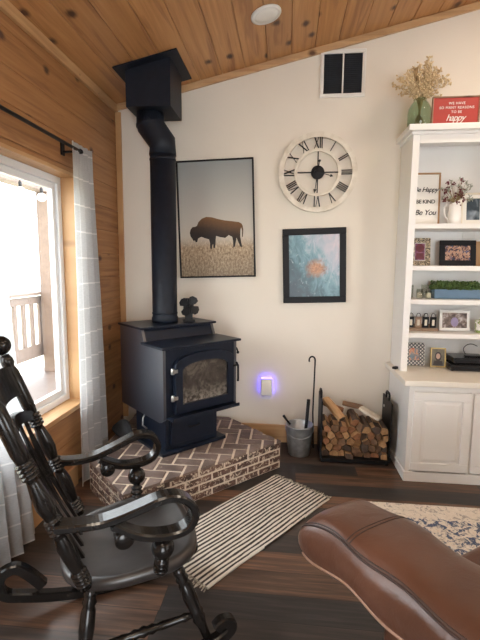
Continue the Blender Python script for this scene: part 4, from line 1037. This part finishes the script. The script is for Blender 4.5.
for s_ in (-1, 1):
    bb_ = .25 * s_; b = MB(); b.band(armp, .062, .027, lambda a, y, z_: F(a, y + bb_ * (1 + .21 * max(0, a) / .37), z_)); p = b.build('armrest', M['chair'], rc)
    b = MB(); b.lathe([(.026, 0), (.032, .006), (.032, .056), (.026, .062)], F(.125, bb_ * 1.07 - .031, .594), (0, 1, 0), 18); b.build('scroll_end', M['chair'], p)
    b = MB(); b.turned(F(.250, bb_ * 1.02, .425), F(.254, bb_ * 1.09, .500), [(0, .017), (.08, .027), (.2, .027), (.26, .018), (.34, .027), (.46, .027), (.52, .018), (.60, .026), (.7, .026), (.78, .016), (1, .016)], 18); b.sphere(F(.255, bb_ * 1.10, .526), .040, 20); b.build('arm_support', M['chair'], rc)
legp = [(0, .016), (.10, .024), (.14, .019), (.18, .026), (.22, .019), (.26, .025), (.45, .027), (.60, .022), (.64, .027), (.68, .021), (.72, .026), (.80, .018), (1, .015)]
legs = {}
RB = .255
for nm, at_, bt_, ab_, bb_ in (('f', .32, .20, .425, RB), ('r', .02, .18, -.03, RB)):
    for s_ in (-1, 1):
        zb = .045 + (ab_ - .13) ** 2 / 2.2; A_, B_ = F(at_, bt_ * s_, .388), F(ab_, bb_ * s_, zb + .01); legs[nm, s_] = (A_, B_)
        b = MB(); b.turned(A_, B_, legp, 16); b.build('leg', M['chair'], rc)
spn = [(0, .010), (.08, .012), (.12, .016), (.15, .012), (.32, .015), (.38, .012), (.42, .018), (.46, .014), (.5, .020), (.54, .014), (.58, .018), (.62, .012), (.68, .015), (.85, .012), (.88, .016), (.92, .012), (1, .010)]
for s_ in (-1, 1):
    p, q = legs['f', s_][0].lerp(legs['f', s_][1], .66), legs['r', s_][0].lerp(legs['r', s_][1], .66)
    b = MB(); b.turned(p, q, spn, 12); b.build('stretcher', M['chair'], rc)
p, q = legs['f', -1][0].lerp(legs['f', -1][1], .48), legs['f', 1][0].lerp(legs['f', 1][1], .48)
b = MB(); b.turned(p, q, spn, 12); b.build('stretcher', M['chair'], rc)
rp = [(-.235, .205), (-.275, .245), (-.325, .235), (-.345, .185), (-.31, .135)]
base = [(a, .024 + (a - .13) ** 2 / 2.2) for a in (-.24, -.16, -.08, 0, .08, .16, .24, .32, .40, .46)]
rp = cat2([(-.16, .115), (-.215, .185), (-.262, .222), (-.315, .205), (-.328, .150), (-.30, .108)] + base + [(.495, .088), (.518, .108), (.512, .136), (.482, .142), (.46, .125)], 4)
for s_ in (-1, 1):
    b = MB(); b.band(rp, .042, .044, lambda a, y, z_: F(a, y + RB * s_, z_)); b.build('rocker', M['chair'], rc)

# ------------------------------------------------------------------ leather recliner (front end of its arm reaches into view)
sa = R(125) - PI / 2
LA = thing('leather_sofa', 'brown leather sofa whose padded arm reaches in front of the area rug', 'sofa', (.185, 1.575, 0), sa)
# local: +y towards the front of the chair, +x across towards its seat
def pad(b, xc, y0, y1, w_, zlo, zhi, n=40, front=.10, seg=26):
    rings = []
    ys = [y1 - front * (1 - math.cos(PI / 2 * i / 8)) for i in range(9)] + [y1 - front - (y1 - front - y0) * i / seg for i in range(1, seg + 1)]
    zc, hh_ = (zlo + zhi) / 2, (zhi - zlo) / 2
    for i, y in enumerate(ys):
        k = math.sin(PI / 2 * min(1, (i + .0) / 8)) if i < 8 else 1
        k = .45 + .55 * k; droop = -.05 * max(0, 1 - (y1 - y) / .28) ** 2
        r = []
        for j in range(n):
            a_ = 2 * PI * j / n; c_, s_ = math.cos(a_), math.sin(a_)
            ex = .62
            x = w_ / 2 * math.copysign(abs(c_) ** ex, c_) * (.82 + .18 * k); z_ = hh_ * math.copysign(abs(s_) ** .78, s_) * k
            wr_ = .004 * math.sin(7 * y * 3 + 2 * a_) 
            r.append((xc + x + wr_, y, zc + droop + z_ + wr_))
        rings.append(r)
    b.rings(rings[::-1])
b = MB(); pad(b, 0, -.95, 0, .325, .44, .655); am = b.build('armrest_pad', M['leather'], LA)
def pad_pt(a_, y, y1=0, w_=.325, zlo=.44, zhi=.655, front=.10, lift=.0):
    """point of the pad's surface at angle a_ around it and y along it"""
    d_ = y1 - y; k = math.sin(PI / 2 * min(1, max(0, math.acos(max(-1, min(1, 1 - d_ / front))) / (PI / 2)))) if d_ < front else 1
    k = .45 + .55 * k; droop = -.05 * max(0, 1 - d_ / .28) ** 2; zc, hh_ = (zlo + zhi) / 2, (zhi - zlo) / 2
    c_, s_ = math.cos(a_), math.sin(a_); wr_ = .004 * math.sin(21 * y + 2 * a_)
    return ((w_ / 2 + lift) * math.copysign(abs(c_) ** .62, c_) * (.82 + .18 * k) + wr_, y, zc + droop + (hh_ + lift) * math.copysign(abs(s_) ** .78, s_) * k + wr_)
b = MB(); b.tube([pad_pt(R(143), -.012 - .9 * i / 50, lift=.0005) for i in range(51)], .0042, 8)
b.tube([pad_pt(R(138), -.012 - .9 * i / 50, lift=-.0008) for i in range(51)], .0028, 6); b.build('long_seam', M['thread'], am)
b = MB()
for off in (0, .014): b.tube([pad_pt(R(a_), -.235 - off, lift=-.0006) for a_ in range(8, 139, 5)], .0026, 6)
b.build('cross_seam', M['thread'], am)
b = MB(); b.tube([pad_pt(R(206), -.03 - .9 * i / 50, lift=.001) for i in range(51)], .0048, 8); o = b.build('piping', M['stitch'], am); o['label'] = 'pale tan piping along the lower edge of the arm pad'
b = MB(); b.bx(-.110, .140, -.96, -.37, .075, .50, bev=.03, seg=4, smooth=True); b.build('arm_panel', M['leather'], LA)
for x0, x1 in ((.17, .79), (.795, 1.415)):
    b = MB(); b.bx(x0, x1, -.92, -.30, .30, .465, bev=.05, seg=5, smooth=True); b.build('seat_cushion', M['leather'], LA)
    b = MB(); b.bx(x0, x1, -1.12, -.925, .30, .98, bev=.07, seg=5, smooth=True); b.build('back_cushion', M['leather'], LA)
b = MB(); b.bx(.15, 1.43, -1.0, -.32, .085, .30, bev=.02, seg=3, smooth=True); b.build('seat_base', M['leather'], LA)
b = MB(); pad(b, 1.60, -.95, 0, .335, .44, .655); b.build('armrest_pad', M['leather'], LA)
b = MB(); b.bx(1.45, 1.75, -.96, -.37, .075, .52, bev=.03, seg=4, smooth=True); b.build('arm_panel', M['leather'], LA)
b = MB(); b.bx(-.07, 1.70, -.98, -.45, .012, .08, bev=.01); b.build('plinth', M['iron'], LA)

# ------------------------------------------------------------------ light
W_ = bpy.data.worlds.new('bright_overcast'); scn.world = W_; W_.use_nodes = True
wt = W_.node_tree; wt.nodes.clear()
bg = wt.nodes.new('ShaderNodeBackground'); wo = wt.nodes.new('ShaderNodeOutputWorld'); wt.links.new(bg.outputs[0], wo.inputs[0])
bg.inputs[0].default_value = (.93, .97, 1, 1); bg.inputs[1].default_value = 13.0
# warm fill lamps added out of view; the first follows the dried-grass shadow
for i, (x, y, e) in enumerate(((1.55, 2.45, 20), (1.2, .4, 18), (-.3, -.4, 20), (2.8, .9, 16), (.6, -1.7, 14))):
    L = bpy.data.lights.new('fill_lamp', 'AREA'); L.shape = 'DISK'; L.size = .15; L.energy = e; L.color = (1, .85, .68)
    o = bpy.data.objects.new('fill_lamp', L); COL.objects.link(o); o.location = (x, y, cz(x) - .03); o.rotation_euler = (0, -SL, 0)

# ------------------------------------------------------------------ camera
yaw, pitch, roll = .107, .125, .0078
Fv = Vector((-math.sin(yaw) * math.cos(pitch), math.cos(yaw) * math.cos(pitch), -math.sin(pitch)))
R0 = Vector((math.cos(yaw), math.sin(yaw), 0)); U0 = R0.cross(Fv)
Rv = R0 * math.cos(roll) + U0 * math.sin(roll); Uv = U0 * math.cos(roll) - R0 * math.sin(roll)
cd = bpy.data.cameras.new('camera'); cam = bpy.data.objects.new('camera', cd); COL.objects.link(cam)
cam.matrix_world = Matrix(((Rv.x, Uv.x, -Fv.x, 0), (Rv.y, Uv.y, -Fv.y, 0), (Rv.z, Uv.z, -Fv.z, 1.5), (0, 0, 0, 1)))
cd.sensor_fit = 'VERTICAL'; cd.sensor_height = 36; cd.lens = 427 / 640 * 36; cd.clip_start = .02; cd.clip_end = 200
scn.camera = cam
vs_ = scn.view_settings; vs_.view_transform = 'Standard'; vs_.look = 'None'; vs_.gamma = 1; vs_.use_curve_mapping = False; vs_.exposure = -.28
